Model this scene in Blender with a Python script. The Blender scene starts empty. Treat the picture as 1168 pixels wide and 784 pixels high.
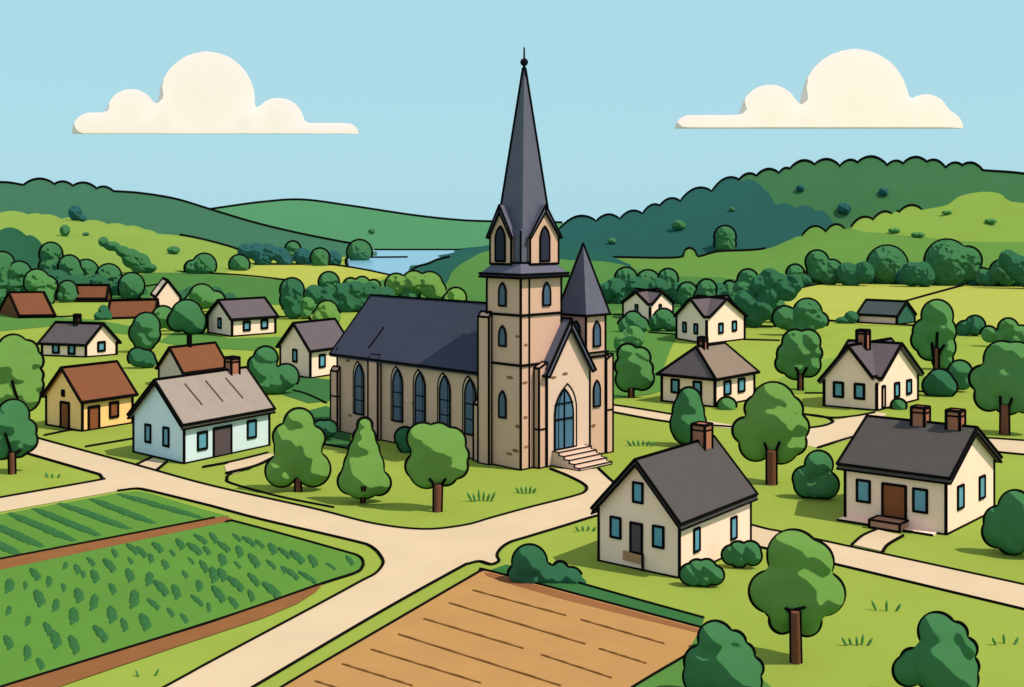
import bpy, math, random
from mathutils import Vector, geometry
from mathutils.bvhtree import BVHTree
random.seed(7)
S = bpy.context.scene
COL = S.collection
# ---------------------------------------------------------------- survey: the camera stands 17 m up and looks level
H, F, CX, YH = 17.0, 1350.0, 584.0, 255.0
def G(px, py, z=0.0):                      # sight line met with the level z
    d = F * (H - z) / (py - YH)
    return Vector(((px - CX) * d / F, d, z))
def at(px, py, d):
    return Vector(((px - CX) * d / F, d, H - (py - YH) * d / F))
def depth(py): return F * H / (py - YH)
def lw(d, k=1.55): return 1.28 * k * d / F        # ink line radius in metres
def lin(c):
    return tuple(((x / 255) / 12.92 if x / 255 <= 0.04045 else ((x / 255 + 0.055) / 1.055) ** 2.4) for x in c)
# ---------------------------------------------------------------- materials
MATS = {}
def mat(name, rgb, k=(1, 1, 1), kind='diffuse', size=0.9, noise=0.05, scale=0.6, rough=0.9, bump=None):
    if name in MATS: return MATS[name]
    m = bpy.data.materials.new(name); m.use_nodes = True
    nt = m.node_tree; nt.nodes.clear()
    out = nt.nodes.new('ShaderNodeOutputMaterial')
    a = [min(0.97, v * s) for v, s in zip(lin(rgb), k)]
    tc = nt.nodes.new('ShaderNodeTexCoord')
    nz = nt.nodes.new('ShaderNodeTexNoise'); nz.inputs['Scale'].default_value = scale; nz.inputs['Detail'].default_value = 4
    nt.links.new(tc.outputs['Object'], nz.inputs['Vector'])
    rp = nt.nodes.new('ShaderNodeMapRange')
    rp.inputs['From Min'].default_value = 0.3; rp.inputs['From Max'].default_value = 0.7
    rp.inputs['To Min'].default_value = 1 - noise; rp.inputs['To Max'].default_value = 1 + noise
    nt.links.new(nz.outputs['Fac'], rp.inputs['Value'])
    mx = nt.nodes.new('ShaderNodeVectorMath'); mx.operation = 'SCALE'
    mx.inputs[0].default_value = a
    nt.links.new(rp.outputs['Result'], mx.inputs['Scale'])
    if kind == 'toon':
        b = nt.nodes.new('ShaderNodeBsdfToon'); b.component = 'DIFFUSE'
        b.inputs['Size'].default_value = size; b.inputs['Smooth'].default_value = 0.02
        nt.links.new(mx.outputs[0], b.inputs['Color'])
        if bump:
            n2 = nt.nodes.new('ShaderNodeTexNoise'); n2.inputs['Scale'].default_value = bump[0]; n2.inputs['Detail'].default_value = 1.0
            nt.links.new(tc.outputs['Object'], n2.inputs['Vector'])
            bp = nt.nodes.new('ShaderNodeBump'); bp.inputs['Strength'].default_value = 1.0; bp.inputs['Distance'].default_value = bump[1]
            nt.links.new(n2.outputs['Fac'], bp.inputs['Height']); nt.links.new(bp.outputs['Normal'], b.inputs['Normal'])
    elif kind == 'gloss':
        b = nt.nodes.new('ShaderNodeBsdfPrincipled'); b.inputs['Roughness'].default_value = rough
        nt.links.new(mx.outputs[0], b.inputs['Base Color'])
    else:
        b = nt.nodes.new('ShaderNodeBsdfDiffuse')
        nt.links.new(mx.outputs[0], b.inputs['Color'])
    nt.links.new(b.outputs[0], out.inputs['Surface'])
    MATS[name] = m
    return m
KG = (0.62, 0.665, 0.77)     # ground albedo from the lit colour
KW = (1.0, 0.88, 1.02)      # walls
KR = (0.6, 0.62, 0.72)      # roofs
KC = (0.84, 0.88, 1.35)       # crowns
KH = (0.84, 0.85, 0.92)      # hills
INK = mat('ink_black', (16, 16, 18), noise=0.0)
def M_crown(name, rgb): return mat(name, rgb, KC, 'toon', 0.8, 0.03, 1.2, bump=(0.5, 0.75))
FARM = {}
def far_mat(m):          # same leaf colour, broader clumps
    n = m.name
    if n not in FARM:
        q = m.copy(); q.name = n + '_far'
        for x in q.node_tree.nodes:
            if x.type == 'TEX_NOISE' and abs(x.inputs['Scale'].default_value - .55) < .01: x.inputs['Scale'].default_value = .13; x.inputs['Detail'].default_value = 0
            if x.type == 'BUMP': x.inputs['Distance'].default_value = 1.8
        FARM[n] = q
    return FARM[n]
def M_hill(name, rgb): return mat(name, rgb, KH, 'toon', 0.97, 0.03, 0.03)
def M_gr(name, rgb, noise=0.04, scale=0.15): return mat(name, rgb, KG, 'diffuse', noise=noise, scale=scale)
def M_wall(name, rgb): return mat(name, rgb, KW, 'diffuse', noise=0.025, scale=0.9)
def M_roof(name, rgb): return mat(name, rgb, KR, 'diffuse', noise=0.05, scale=1.2)
GRASS = M_gr('grass_light', (166, 188, 80))
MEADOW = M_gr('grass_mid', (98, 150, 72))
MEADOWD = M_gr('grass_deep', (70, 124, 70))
YFIELD = M_gr('hay_yellow', (192, 200, 92))
SAND = M_gr('sand_road', (240, 216, 178), 0.03, 0.3)
CROPG = M_gr('crop_green', (106, 158, 68))
CROPD = mat('crop_leaf', (60, 114, 60), (.72, .74, 1.0), 'diffuse', noise=.06)
SOIL = M_gr('soil_brown', (160, 108, 68), 0.06, 0.8)
PLOUGH = M_gr('plough_tan', (206, 158, 98), 0.05, 0.5)
FURROW = M_gr('furrow_brown', (160, 110, 62), 0.06, 0.8)
GLASS = mat('window_blue', (80, 142, 172), (1.2, 1.2, 1.25), 'gloss', noise=0.08, scale=0.8, rough=0.35)
GLASSD = mat('window_slate_blue', (54, 80, 110), (1.2, 1.15, 1.25), 'gloss', noise=0.1, scale=0.8, rough=0.35)
LOUVRE = mat('louvre_slate', (62, 66, 84), KR, noise=0.05)
CREAM = M_wall('plaster_cream', (252, 234, 209))
STONE = M_wall('stone_tan', (208, 183, 158))
STONEP = M_wall('stone_pale', (216, 202, 180))
STAIN = M_wall('stone_stain', (176, 142, 110))
STONEB = M_wall('step_brown', (178, 142, 116))
BLUEW = M_wall('plaster_blue', (206, 244, 250))
YELW = M_wall('plaster_yellow', (250, 218, 142))
GREYW = M_wall('plaster_grey', (206, 196, 182))
SLATE = M_roof('roof_slate', (120, 122, 140))
SLATED = M_roof('roof_charcoal', (100, 97, 95))
SLATEP = M_roof('roof_purple_grey', (118, 110, 114))
NAVEROOF = M_roof('roof_navy', (82, 88, 106))
BROWNR = M_roof('roof_brown', (148, 96, 68))
TANR = M_roof('roof_tan', (160, 144, 126))
GREYR = M_roof('roof_pale_grey', (184, 172, 160))
TEALR = M_roof('roof_teal', (88, 102, 102))
BRICK = M_roof('chimney_brick', (212, 140, 108))
DOORB = mat('door_brown', (132, 86, 54), KW)
DOORG = mat('door_grey', (88, 84, 88), KW)
BARK = mat('bark_brown', (124, 78, 54), KC, noise=0.08, scale=3)
C_LIGHT = M_crown('leaf_light', (112, 156, 66))
C_MID = M_crown('leaf_mid', (88, 142, 70))
C_DEEP = M_crown('leaf_deep', (70, 126, 70))
C_DARK = M_crown('leaf_dark', (54, 108, 66))
C_TEAL = M_crown('leaf_teal', (48, 100, 86))
CLOUDM = mat('cloud_cream', (255, 255, 255), (.96, .89, .95), 'toon', 1.0, 0.0)
_n = CLOUDM.node_tree; _o = next(q for q in _n.nodes if q.type == 'OUTPUT_MATERIAL'); _t = next(q for q in _n.nodes if q.type == 'BSDF_TOON')
_r = _n.nodes.new('ShaderNodeBsdfTranslucent'); _r.inputs['Color'].default_value = (.97, .95, .93, 1)     # light seeps through the vapour
_m = _n.nodes.new('ShaderNodeMixShader'); _m.inputs[0].default_value = 0.15
_n.links.new(_t.outputs[0], _m.inputs[1]); _n.links.new(_r.outputs[0], _m.inputs[2]); _n.links.new(_m.outputs[0], _o.inputs['Surface'])

# ---------------------------------------------------------------- mesh builder
def ico_dirs(nu, nv):
    vs, fs = [Vector((0, 0, 1))], []
    for i in range(1, nv):
        t = math.pi * i / nv
        for j in range(nu):
            p = 2 * math.pi * j / nu
            vs.append(Vector((math.sin(t) * math.cos(p), math.sin(t) * math.sin(p), math.cos(t))))
    vs.append(Vector((0, 0, -1)))
    for j in range(nu):
        fs.append((0, 1 + j, 1 + (j + 1) % nu))
        for i in range(nv - 2):
            a, b = 1 + i * nu + j, 1 + i * nu + (j + 1) % nu
            fs.append((a, a + nu, b + nu, b))
        a = 1 + (nv - 2) * nu
        fs.append((a + j, len(vs) - 1, a + (j + 1) % nu))
    return vs, fs
BALL_LO, BALL_HI = ico_dirs(6, 4), ico_dirs(40, 24)
class MB:
    def __init__(s): s.v, s.f, s.m, s.sm = [], [], [], []
    def add(s, vs, fs, mi=0, smooth=False):
        b = len(s.v); s.v += [Vector(v) for v in vs]
        for f in fs: s.f.append(tuple(b + i for i in f)); s.m.append(mi); s.sm.append(smooth)
    def poly(s, pts, mi=0): s.add(pts, [tuple(range(len(pts)))], mi)
    def hexa(s, p, mi=0):     # p: four bottom corners then four top corners
        s.add(p, [(3, 2, 1, 0), (4, 5, 6, 7), (0, 1, 5, 4), (1, 2, 6, 5), (2, 3, 7, 6), (3, 0, 4, 7)], mi)
    def prism(s, base, top, mi=0):
        n = len(base)
        s.add(list(base) + list(top), [tuple(reversed(range(n))), tuple(range(n, 2 * n))] +
              [(i, (i + 1) % n, n + (i + 1) % n, n + i) for i in range(n)], mi)
    def ball(s, c, r, mi=0, lod=BALL_LO, ax=None, smooth=True):
        vs, fs = lod
        if not hasattr(r, '__len__'): r = (r, r, r)
        X, Y, Z = ax or (Vector((1, 0, 0)), Vector((0, 1, 0)), Vector((0, 0, 1)))
        s.add([Vector(c) + X * (v.x * r[0]) + Y * (v.y * r[1]) + Z * (v.z * r[2]) for v in vs], fs, mi, smooth)
    def seg(s, a, b, ra, rb=None, mi=1, n=6):
        a, b = Vector(a), Vector(b); rb = ra if rb is None else rb
        d = b - a
        if d.length < 1e-6: return
        d.normalize(); x = d.orthogonal().normalized(); y = d.cross(x)
        ring = lambda c, r: [c + (x * math.cos(2 * math.pi * i / n) + y * math.sin(2 * math.pi * i / n)) * r for i in range(n)]
        s.prism(ring(a, ra), ring(b, rb), mi)
    def line(s, pts, r, mi=1, closed=False):      # straight ink edges with round joints
        pts = [Vector(p) for p in pts]
        for i in range(len(pts) - (0 if closed else 1)): s.seg(pts[i], pts[(i + 1) % len(pts)], r, mi=mi)
        for p in pts: s.ball(p, r, mi, smooth=False)
    def tube(s, pts, r, mi=1, n=6, rs=None):         # smooth ink curve
        pts = [Vector(p) for p in pts]
        if len(pts) < 2: return
        rings = []; x = None
        for i, p in enumerate(pts):
            d = (pts[min(i + 1, len(pts) - 1)] - pts[max(i - 1, 0)]).normalized()
            x = d.orthogonal().normalized() if x is None else (x - d * x.dot(d)).normalized()
            y = d.cross(x); q = rs[i] if rs else r
            rings += [p + (x * math.cos(2 * math.pi * k / n) + y * math.sin(2 * math.pi * k / n)) * q for k in range(n)]
        fs = [(i * n + k, i * n + (k + 1) % n, (i + 1) * n + (k + 1) % n, (i + 1) * n + k) for i in range(len(pts) - 1) for k in range(n)]
        s.add(rings, fs, mi, True)
        for p, q in ((pts[0], rs[0] if rs else r), (pts[-1], rs[-1] if rs else r)): s.ball(p, q, mi, smooth=True)
    def build(s, name, mats, parent=None, origin=None):
        o0 = Vector(origin) if origin is not None else (parent_origin(parent) if parent else Vector((0, 0, 0)))
        me = bpy.data.meshes.new(name)
        me.from_pydata([v - o0 for v in s.v], [], s.f)
        for m in mats: me.materials.append(m)
        me.polygons.foreach_set('material_index', s.m); me.polygons.foreach_set('use_smooth', s.sm)
        me.update()
        o = bpy.data.objects.new(name, me); COL.objects.link(o)
        if parent: o.parent = parent
        else: o.location = o0
        return o
def parent_origin(p):
    l = Vector(p.location)
    while p.parent: p = p.parent; l = l + Vector(p.location)
    return l
def tag(o, label=None, cat=None, group=None, kind=None):
    for k, v in (('label', label), ('category', cat), ('group', group), ('kind', kind)):
        if v: o[k] = v
    return o
def empty(name, loc, label, cat, group=None):
    o = bpy.data.objects.new(name, None); COL.objects.link(o); o.location = loc; o.empty_display_size = 0.5
    return tag(o, label, cat, group)
def cr(pts, n=8, closed=False):
    P = [Vector(p).to_2d() if len(p) == 2 else Vector(p) for p in pts]; out = []; m = len(P)
    for i in range(m if closed else m - 1):
        a, b, c, d = (P[(i - 1) % m] if closed or i else P[0] * 2 - P[1]), P[i], P[(i + 1) % m], (P[(i + 2) % m] if closed or i + 2 < m else P[-1] * 2 - P[-2])
        for k in range(n):
            t = k / n
            out.append(0.5 * ((2 * b) + (c - a) * t + (2 * a - 5 * b + 4 * c - d) * t * t + (3 * b - a - 3 * c + d) * t ** 3))
    if not closed: out.append(P[-1])
    return [tuple(p) for p in out]
def ground_line(mb, px, k=1.45, mi=1, z=0.02, smooth=True, n=8):
    p = cr(px, n) if smooth and len(px) > 2 else cr(px, n)
    pts = [G(x, y, z) for x, y in p]
    mb.tube(pts, 0, mi, rs=[lw(q.y, k) for q in pts])
def sheet(name, px, z, m, ink=(), kind='structure', smooth=False, k=1.45, extra=None, mats=()):
    mb = MB(); p = cr(px, 6, True) if smooth else px
    pts = [G(x, y, z) for x, y in p]
    tri = geometry.tessellate_polygon([[Vector((q.x, q.y, 0)) for q in pts]])
    fs = []
    for t in tri:
        a, b, c = (pts[i] for i in t)
        fs.append(t if (b - a).cross(c - a).z > 0 else tuple(reversed(t)))
    mb.add(pts, fs, 0)
    for l in ink: ground_line(mb, l, k, z=z + 0.01)
    if extra: extra(mb)
    return tag(mb.build(name, [m, INK] + list(mats)), kind=kind)

# ---------------------------------------------------------------- ground and hills
TERR = []
gm = MB()
gm.poly([(-6000, -80, 0), (6000, -80, 0), (6000, 9000, 0), (-6000, 9000, 0)], 0)
for l in [[(55, 343), (150, 342), (158, 337)], [(62, 359), (66, 362), (90, 361)], [(122, 329), (152, 329), (180, 325)],
          [(317, 362), (351, 362.6), (353, 368)], [(387, 355), (414, 354)], [(851, 372), (906, 374)], [(850, 388), (888, 389)],
          [(690, 336), (709, 336)], [(694, 359.5), (710, 359.5)], [(741, 380), (771, 382.5)], [(919, 449), (938, 449)],
          [(1047, 447), (1080, 449), (1088, 442), (1095, 437)], [(380, 579), (320, 567), (265, 552), (259, 546), (263, 541), (285, 535)],
          [(51, 497), (80, 491)], [(98, 510), (151, 501)], [(1083, 380), (1112, 381)],
          [(345, 423), (352, 426)], [(335, 446), (350, 450), (372, 460)], [(368, 507), (397, 512)]]:
    ground_line(gm, l)
tag(gm.build('ground', [GRASS, INK]), kind='structure')
def scallop(c, k=0.26, n=10):
    out = []
    for (x0, y0), (x1, y1) in zip(c, c[1:]):
        w = math.hypot(x1 - x0, y1 - y0)
        for i in range(n):
            t = i / n
            out.append((x0 + (x1 - x0) * t, y0 + (y1 - y0) * t - k * w * math.sin(math.pi * t) ** 0.8))
    return out + [c[-1]]
def hill(name, ridge, d, yfoot, m, ink=(), k=1.55, step=2.0):
    xs = [p[0] for p in ridge]; n = int((xs[-1] - xs[0]) / step) + 1
    def ev(x):
        for (x0, y0), (x1, y1) in zip(ridge, ridge[1:]):
            if x0 <= x <= x1: return y0 + (y1 - y0) * (x - x0) / max(1e-6, x1 - x0)
        return ridge[-1][1]
    X = [xs[0] + (xs[-1] - xs[0]) * i / (n - 1) for i in range(n)]
    Y = [ev(x) for x in X]
    w = 12
    SM = [sum(Y[max(0, i - w):i + w + 1]) / len(Y[max(0, i - w):i + w + 1]) for i in range(n)]
    df = depth(yfoot); R = 14; rows = []
    for r in range(R + 1):
        t = r / R; dd = df + (d - df) * t; row = []
        for i in range(n):
            zr = H - (SM[i] + (Y[i] - SM[i]) * t ** 6 - YH) * d / F
            if r == R: zr = H - (Y[i] - YH) * d / F
            g = 0.45 * t + 0.55 * (1 - (1 - t) ** 2)
            row.append(Vector(((X[i] - CX) * dd / F, dd, -0.6 + (zr + 0.6) * g if zr > 0 else -0.6 + zr * t)))
        rows.append(row)
    for q, (e, s) in enumerate(((0.05, 0.9), (0.2, 0.5), (0.5, -0.3))):
        rows.append([Vector((p.x * (1 + e), d * (1 + e), (p.z - 1.0) * s if p.z > 0 else p.z - 1)) for p in rows[R]])
    mb = MB(); vs = [v for r in rows for v in r]
    fs = [(a * n + i, a * n + i + 1, (a + 1) * n + i + 1, (a + 1) * n + i) for a in range(len(rows) - 1) for i in range(n - 1)]
    mb.add(vs, fs, 0, True)
    TERR.append((vs, fs))
    for x0, x1 in ink:
        pts = [rows[R][i] + Vector((0, 0, lw(d, k) * 0.3)) for i in range(n) if x0 <= X[i] <= x1 and rows[R][i].z > -0.3]
        mb.tube(pts, lw(d, k), 1)
    return tag(mb.build(name, [m, INK]), kind='structure')
hill('far_hill', cr([(120, 262), (200, 246), (245, 239), (300, 231.5), (345, 229), (400, 236), (470, 246.5), (520, 252), (560, 253.8), (640, 255), (720, 257)], 8),
     1800, 285.5, M_hill('hill_far_green', (92, 158, 112)), [(120, 640)])
hill('left_hill', cr([(-330, 250), (-150, 222), (-60, 212), (0, 209), (26, 212)], 8)[:-1] + scallop([(27, 212.5), (62, 211.5), (83, 213.5), (110, 216.5), (129, 219.5)], 0.2) +
     cr([(132, 219.5), (160, 221.5), (200, 228), (240, 240), (290, 255), (340, 267), (390, 277), (412, 281), (430, 292)], 8), 720, 294,
     M_hill('hill_left_teal', (74, 128, 100)), [(-330, 132), (132, 412)])
RC = [(830, 213), (843, 206.5), (863, 202), (888.6, 199), (901, 194), (929, 189), (958, 191), (978, 186.6), (1012, 190), (1030, 188), (1057, 186), (1078.5, 193), (1097.6, 190), (1120.6, 195.5)]
hill('wooded_hill', [(760, 262), (800, 232)] + scallop(RC, 0.26) + cr([(1124, 195.5), (1168, 199), (1260, 212), (1400, 230), (1560, 252)], 8), 800, 286,
     M_hill('hill_wood_green', (72, 126, 84)), [(843, 1560)])
RD = [(600, 271), (636, 266), (680, 254), (707, 251.6), (733, 245.5), (752.7, 236), (776, 231), (812, 220), (843, 206.5)]
hill('dark_wooded_hill', [(500, 292), (560, 279)] + scallop(RD, 0.26) + scallop([(845, 207), (872, 217), (884, 236), (907, 238), (930, 241), (948, 250), (953, 266)], 0.22) + [(960, 285), (970, 305)], 650, 296.5,
     M_hill('hill_wood_teal', (48, 102, 98)), [(560, 843)])
hill('green_hill_right', cr([(560, 297), (640, 294.5), (700, 294.5), (772, 295), (781, 287), (787, 284), (793, 288), (797, 294), (820, 288), (870, 285), (905, 272)], 8)[:-1] +
     scallop([(905, 272), (916, 270)], 0.1)[:-1] + scallop([(916, 269), (942, 266), (963, 262)], 0.32) + cr([(966, 261), (990, 256), (1040, 258), (1120, 262), (1260, 264), (1420, 268)], 6), 520, 319,
     M_hill('hill_mid_green', (112, 158, 76)), [(600, 872), (915, 963)])
hill('lime_hill_right', cr([(860, 326), (895, 317), (925, 305), (950, 288), (972, 259)], 6)[:-1] + scallop([(973, 257), (996, 252), (1017, 245), (1026, 243), (1051, 240)], 0.25) +
     cr([(1055, 239), (1080, 234), (1095, 224), (1120, 219), (1140, 221), (1151, 229), (1170, 232), (1260, 240), (1420, 258)], 6), 505, 308,
     M_hill('hill_lime_right', (146, 180, 82)), [(972, 1016), (1024, 1051)])
hill('green_hill_left', [(-330, 262), (-150, 246), (0, 243)] + scallop([(0, 243), (32, 245), (48, 245), (70, 250), (98, 252), (123, 256), (145, 258), (165, 262), (180, 267)], 0.1) +
     cr([(184, 267), (205, 269), (235, 275), (270, 285), (279, 292), (286, 301), (292, 312)], 6), 560, 312, M_hill('hill_lime', (152, 184, 86)), [(206, 272)])
hill('wooded_slope', [(-300, 268), (-100, 262)] + scallop([(-60, 262), (0, 263), (30, 269), (48, 279), (58, 296), (66, 312)], 0.2) + [(72, 330), (76, 345)], 330, 341, M_hill('hill_slope_teal', (52, 108, 80)))
hill('wooded_knoll', cr([(464, 322), (468, 312), (476, 305.5), (488, 302), (500, 297), (514, 293.5), (530, 288), (545, 285), (560, 283), (600, 279), (640, 281), (690, 290), (720, 303)], 6), 350, 331,
     M_hill('hill_knoll_teal', (48, 104, 92)), [(464, 512)])
hill('green_knoll', cr([(482, 345), (494, 338), (505, 326), (518, 308), (535, 296), (565, 286), (640, 296), (700, 300), (760, 318)], 6), 320, 338, M_hill('hill_knoll_green', (96, 148, 78)))
BV = None
def hit(px, py):
    global BV
    if BV is None:
        BV = []
        for vs, fs in TERR: BV.append(BVHTree.FromPolygons([tuple(v) for v in vs], fs))
    o = Vector((0, 0, H)); dr = Vector(((px - CX) / F, 1, -(py - YH) / F)).normalized()
    best = None
    for b in BV:
        h = b.ray_cast(o, dr)
        if h[0] is not None and (best is None or h[3] < best[1]): best = (h[0], h[3])
    if py > YH + 2:
        g = G(px, py)
        if best is None or (g - o).length < best[1]: return g
    return best[0] if best else G(px, YH + 3)

# flat land beyond the village
WATER = mat('lake_blue', (120, 182, 220), (0.7, 0.75, 0.8), 'gloss', noise=0.05, scale=0.02, rough=0.3)
sheet('lake', [(405, 285.6), (575, 285.6), (575, 318), (450, 316), (425, 308), (396, 303.5), (393, 296)], 0.05, WATER,
      [[(428, 285.6), (480, 285.6), (565, 285.6)], [(464, 294), (430, 294.3), (399, 294.3), (395, 298), (396, 303)]])
sheet('far_meadow', [(-500, 301), (160, 313), (178, 309), (250, 313), (326, 320), (348, 330), (400, 332), (440, 318), (500, 312), (640, 312), (760, 312), (900, 322), (1700, 318), (1700, 346),
      (905, 345), (850, 372), (770, 384), (700, 356), (560, 348), (420, 352), (385, 356), (320, 348), (215, 345), (150, 341), (60, 342), (-500, 346)], 0.03,
      M_gr('meadow_far', (86, 140, 72)), [[(175, 309.3), (250, 313), (290, 316), (326, 320)]])
sheet('yellow_field', [(285, 302), (330, 302), (380, 303), (415, 308), (447, 314.5), (423, 319), (387, 325), (364, 327.5), (348, 329), (326, 320), (255, 313.3), (268, 306)], 0.06, YFIELD,
      [[(285, 302), (330, 302), (380, 303), (415, 308), (446, 314.5)]])
sheet('yellow_field', [(884, 339), (905, 331), (940, 324), (1000, 322.5), (1100, 325), (1168, 327), (1400, 332), (1400, 396), (1168, 384), (1110, 379), (1040, 372), (985, 371), (940, 364), (900, 352)], 0.06, YFIELD,
      [[(884, 339), (905, 331), (940, 324), (1000, 322.5), (1100, 325), (1168, 327), (1400, 332)], [(1097, 326.5), (1062, 336), (1026, 346)], [(941, 366), (985, 369), (1045, 372)]])
sheet('meadow_or_shade_patch', [(692, 357), (712, 352), (772, 384), (764, 400), (754, 428), (754, 446), (742, 450), (722, 452), (692, 456)], 0.04, MEADOW, smooth=False)
sheet('meadow_or_shade_patch', [(330, 428), (386, 434), (386, 456), (352, 460), (316, 448)], 0.04, MEADOWD)
sheet('meadow_or_shade_patch', [(345, 470), (372, 463), (386, 470), (400, 498), (398, 511), (365, 507), (350, 500)], 0.04, MEADOWD)  # dark green stands for a bush and cast shade painted onto the grass
sheet('meadow_or_shade_patch', [(0, 345), (55, 343), (66, 362), (110, 365), (150, 372), (150, 382), (60, 372), (-20, 380)], 0.04, MEADOW)
sheet('meadow_or_shade_patch', [(210, 372), (236, 380), (262, 386), (330, 384), (330, 395), (290, 400), (215, 396), (180, 390)], 0.04, MEADOW)
sheet('meadow_or_shade_patch', [(985, 398), (1040, 402), (1058, 440), (1046, 448), (900, 449), (880, 440), (905, 420)], 0.035, M_gr('grass_soft', (140, 176, 76)))

# roads, paths
R_up = [(-160, 440), (0, 487), (43, 500), (153, 530), (240, 554), (358, 580.5), (427, 597.6), (483, 604), (529, 599.5), (560, 591), (600, 580), (655, 566), (668, 560), (667, 553), (648, 543), (628, 535)]
R_mid = [(683, 535), (701, 551), (720, 560), (857, 599), (892, 607), (943, 618), (1168, 667), (1400, 718)]
R_low = [(1400, 750), (1168, 695), (952, 643.5), (857, 622), (700, 588), (683, 588), (643, 600), (600, 613), (581, 619), (570, 627), (567, 634), (569, 640), (560, 644), (548, 640.6), (535, 643), (520, 650), (427, 702), (288, 784), (160, 860)]
R_west = [(20, 875), (200, 777), (240, 755), (364, 689), (410, 664), (427, 655), (436, 645), (436, 637), (424, 624), (399, 616), (300, 593), (240, 577), (171, 560), (156, 557.7), (135, 560), (0, 584), (-160, 613)]
R_wedge = [(-160, 597), (0, 568), (108, 549), (116, 546), (114, 542), (105, 539), (36, 519), (0, 508), (-160, 462)]
sheet('village_road', R_up + R_mid + R_low + R_west + R_wedge, 0.03, SAND,
      [R_up[:-1] and cr(R_up, 4), R_mid, R_low[:4] and [(1400, 750), (1168, 695), (952, 643.5), (857, 622)], cr(R_low[4:14], 3), cr(R_low[12:], 3), cr(R_west[:12], 3), R_west[11:14], [(170, 560), (156, 557.7), (135, 560)], cr(R_wedge, 3)])
sheet('footpath', [(690, 461), (766, 473), (836, 485), (870, 491), (930, 488), (950, 480), (1000, 470), (1012, 472), (985, 492), (1060, 496), (1120, 499.6), (1168, 503), (1400, 520), (1400, 540), (1168, 519),
      (1132, 515), (1040, 512), (977, 499), (933, 511), (880, 500), (836, 489), (765, 482), (690, 469)], 0.025, SAND,
      [[(690, 461), (730, 467), (766, 473)], [(690, 469), (765, 482), (836, 487.5)], [(917, 473), (940, 476), (950, 481), (940, 486), (924, 488.5)], [(917, 473), (948, 477), (975, 475), (997, 471)], [(933, 511), (955, 504), (979, 497)],
       [(1118, 499.6), (1168, 503), (1400, 520)], [(1130, 515), (1168, 519), (1400, 540)]])
sheet('footpath', [(1000, 604), (1030, 611), (1012, 622), (1007, 629), (972, 621), (984, 611)], 0.045, SAND, [[(1000, 604), (984, 611), (972, 621)], [(1030, 611), (1013, 621), (1007, 629)]])
sheet('footpath', [(155, 530.5), (173, 522), (190, 527), (179, 536)], 0.045, SAND, [[(155, 530.5), (173, 522)], [(190, 527), (179, 536)]])
sheet('footpath', [(256, 531), (264, 527), (305, 517), (318, 520), (300, 528), (266, 541), (258, 538)], 0.045, SAND, [[(232, 533), (264, 527), (305, 517)], [(258, 540), (290, 532), (310, 523)]])

# fields
sheet('crop_field', [(-160, 616), (0, 587), (135, 562.5), (156, 560), (170, 562.5), (225, 579), (246, 585), (262, 589), (245, 591), (0, 638), (-160, 669)], 0.035, CROPG,
      [[(-160, 669), (0, 638), (120, 615), (244, 591)]])
sheet('soil_strip', [(-160, 669), (0, 638), (244, 591), (256, 589), (266, 592), (255, 596), (0, 650), (-160, 683)], 0.04, SOIL)
FE = [(258, 595.5), (264, 594.5), (272, 596), (330, 611.5), (392, 629), (408, 634), (414, 640), (413, 647), (404, 654), (364, 667), (240, 709.6), (0, 784), (-120, 822)]
sheet('crop_field', FE + [(-160, 822), (-160, 683), (0, 650)], 0.035, CROPG, [cr(FE, 3)])
sheet('soil_strip', [(368, 666.5), (364, 668), (240, 711), (0, 785), (-120, 823), (-60, 823), (65, 784), (200, 738), (300, 705), (340, 688), (360, 675)], 0.04, SOIL)
def furrows(mb):
    for a, b in [((540, 673.5), (645, 702)), ((663, 707), (757, 734)), ((513, 688), (667, 734.5)), ((684, 740), (736.5, 756.5)), ((484, 706), (596.5, 739.5)), ((618, 747), (697, 773)),
                 ((455, 723.7), (639, 782)), ((424, 741), (548, 779)), ((391, 757.5), (470, 782)), ((360, 777), (420, 796)), ((566, 788), (640, 812))]:
        p, q = G(*a, 0.05), G(*b, 0.05)
        mb.tube([p.lerp(q, i / 12) + Vector((0, 0, 0.015 * math.sin(i * 2.1))) for i in range(13)], lw(p.y, 1.0), 2)
PF = [(551, 651), (797, 716), (722, 784), (640, 860), (215, 850), (321, 784)]
sheet('ploughed_field', [(200, 860), (321, 784), (540, 656), (548, 651.5), (558, 651.5), (800, 716), (780, 749), (721, 784), (600, 860)], 0.035, PLOUGH,
      [cr([(200, 860), (321, 784), (430, 720), (535, 659), (549, 651.5), (560, 652), (680, 684), (800, 716)], 3), [(780, 749), (721, 784), (600, 860)]], extra=furrows, mats=[FURROW])
sheet('soil_strip', [(552, 653), (560, 653.5), (798, 717.5), (797, 722), (740, 708), (640, 683), (575, 664), (555, 657)], 0.045, M_gr('soil_dark', (166, 112, 72), 0.05))
sheet('grass_verge', [(577, 644), (560, 650), (680, 683), (800, 715.5), (803, 705), (740, 688), (668, 667), (600, 647)], 0.04, M_gr('verge_green', (66, 124, 70)), [[(660, 665), (740, 687.5), (802, 704.5)]])
sheet('grass_verge', [(800, 716), (782, 749), (722, 784), (640, 835), (900, 835), (880, 784), (820, 730)], 0.03, MEADOW)

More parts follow.
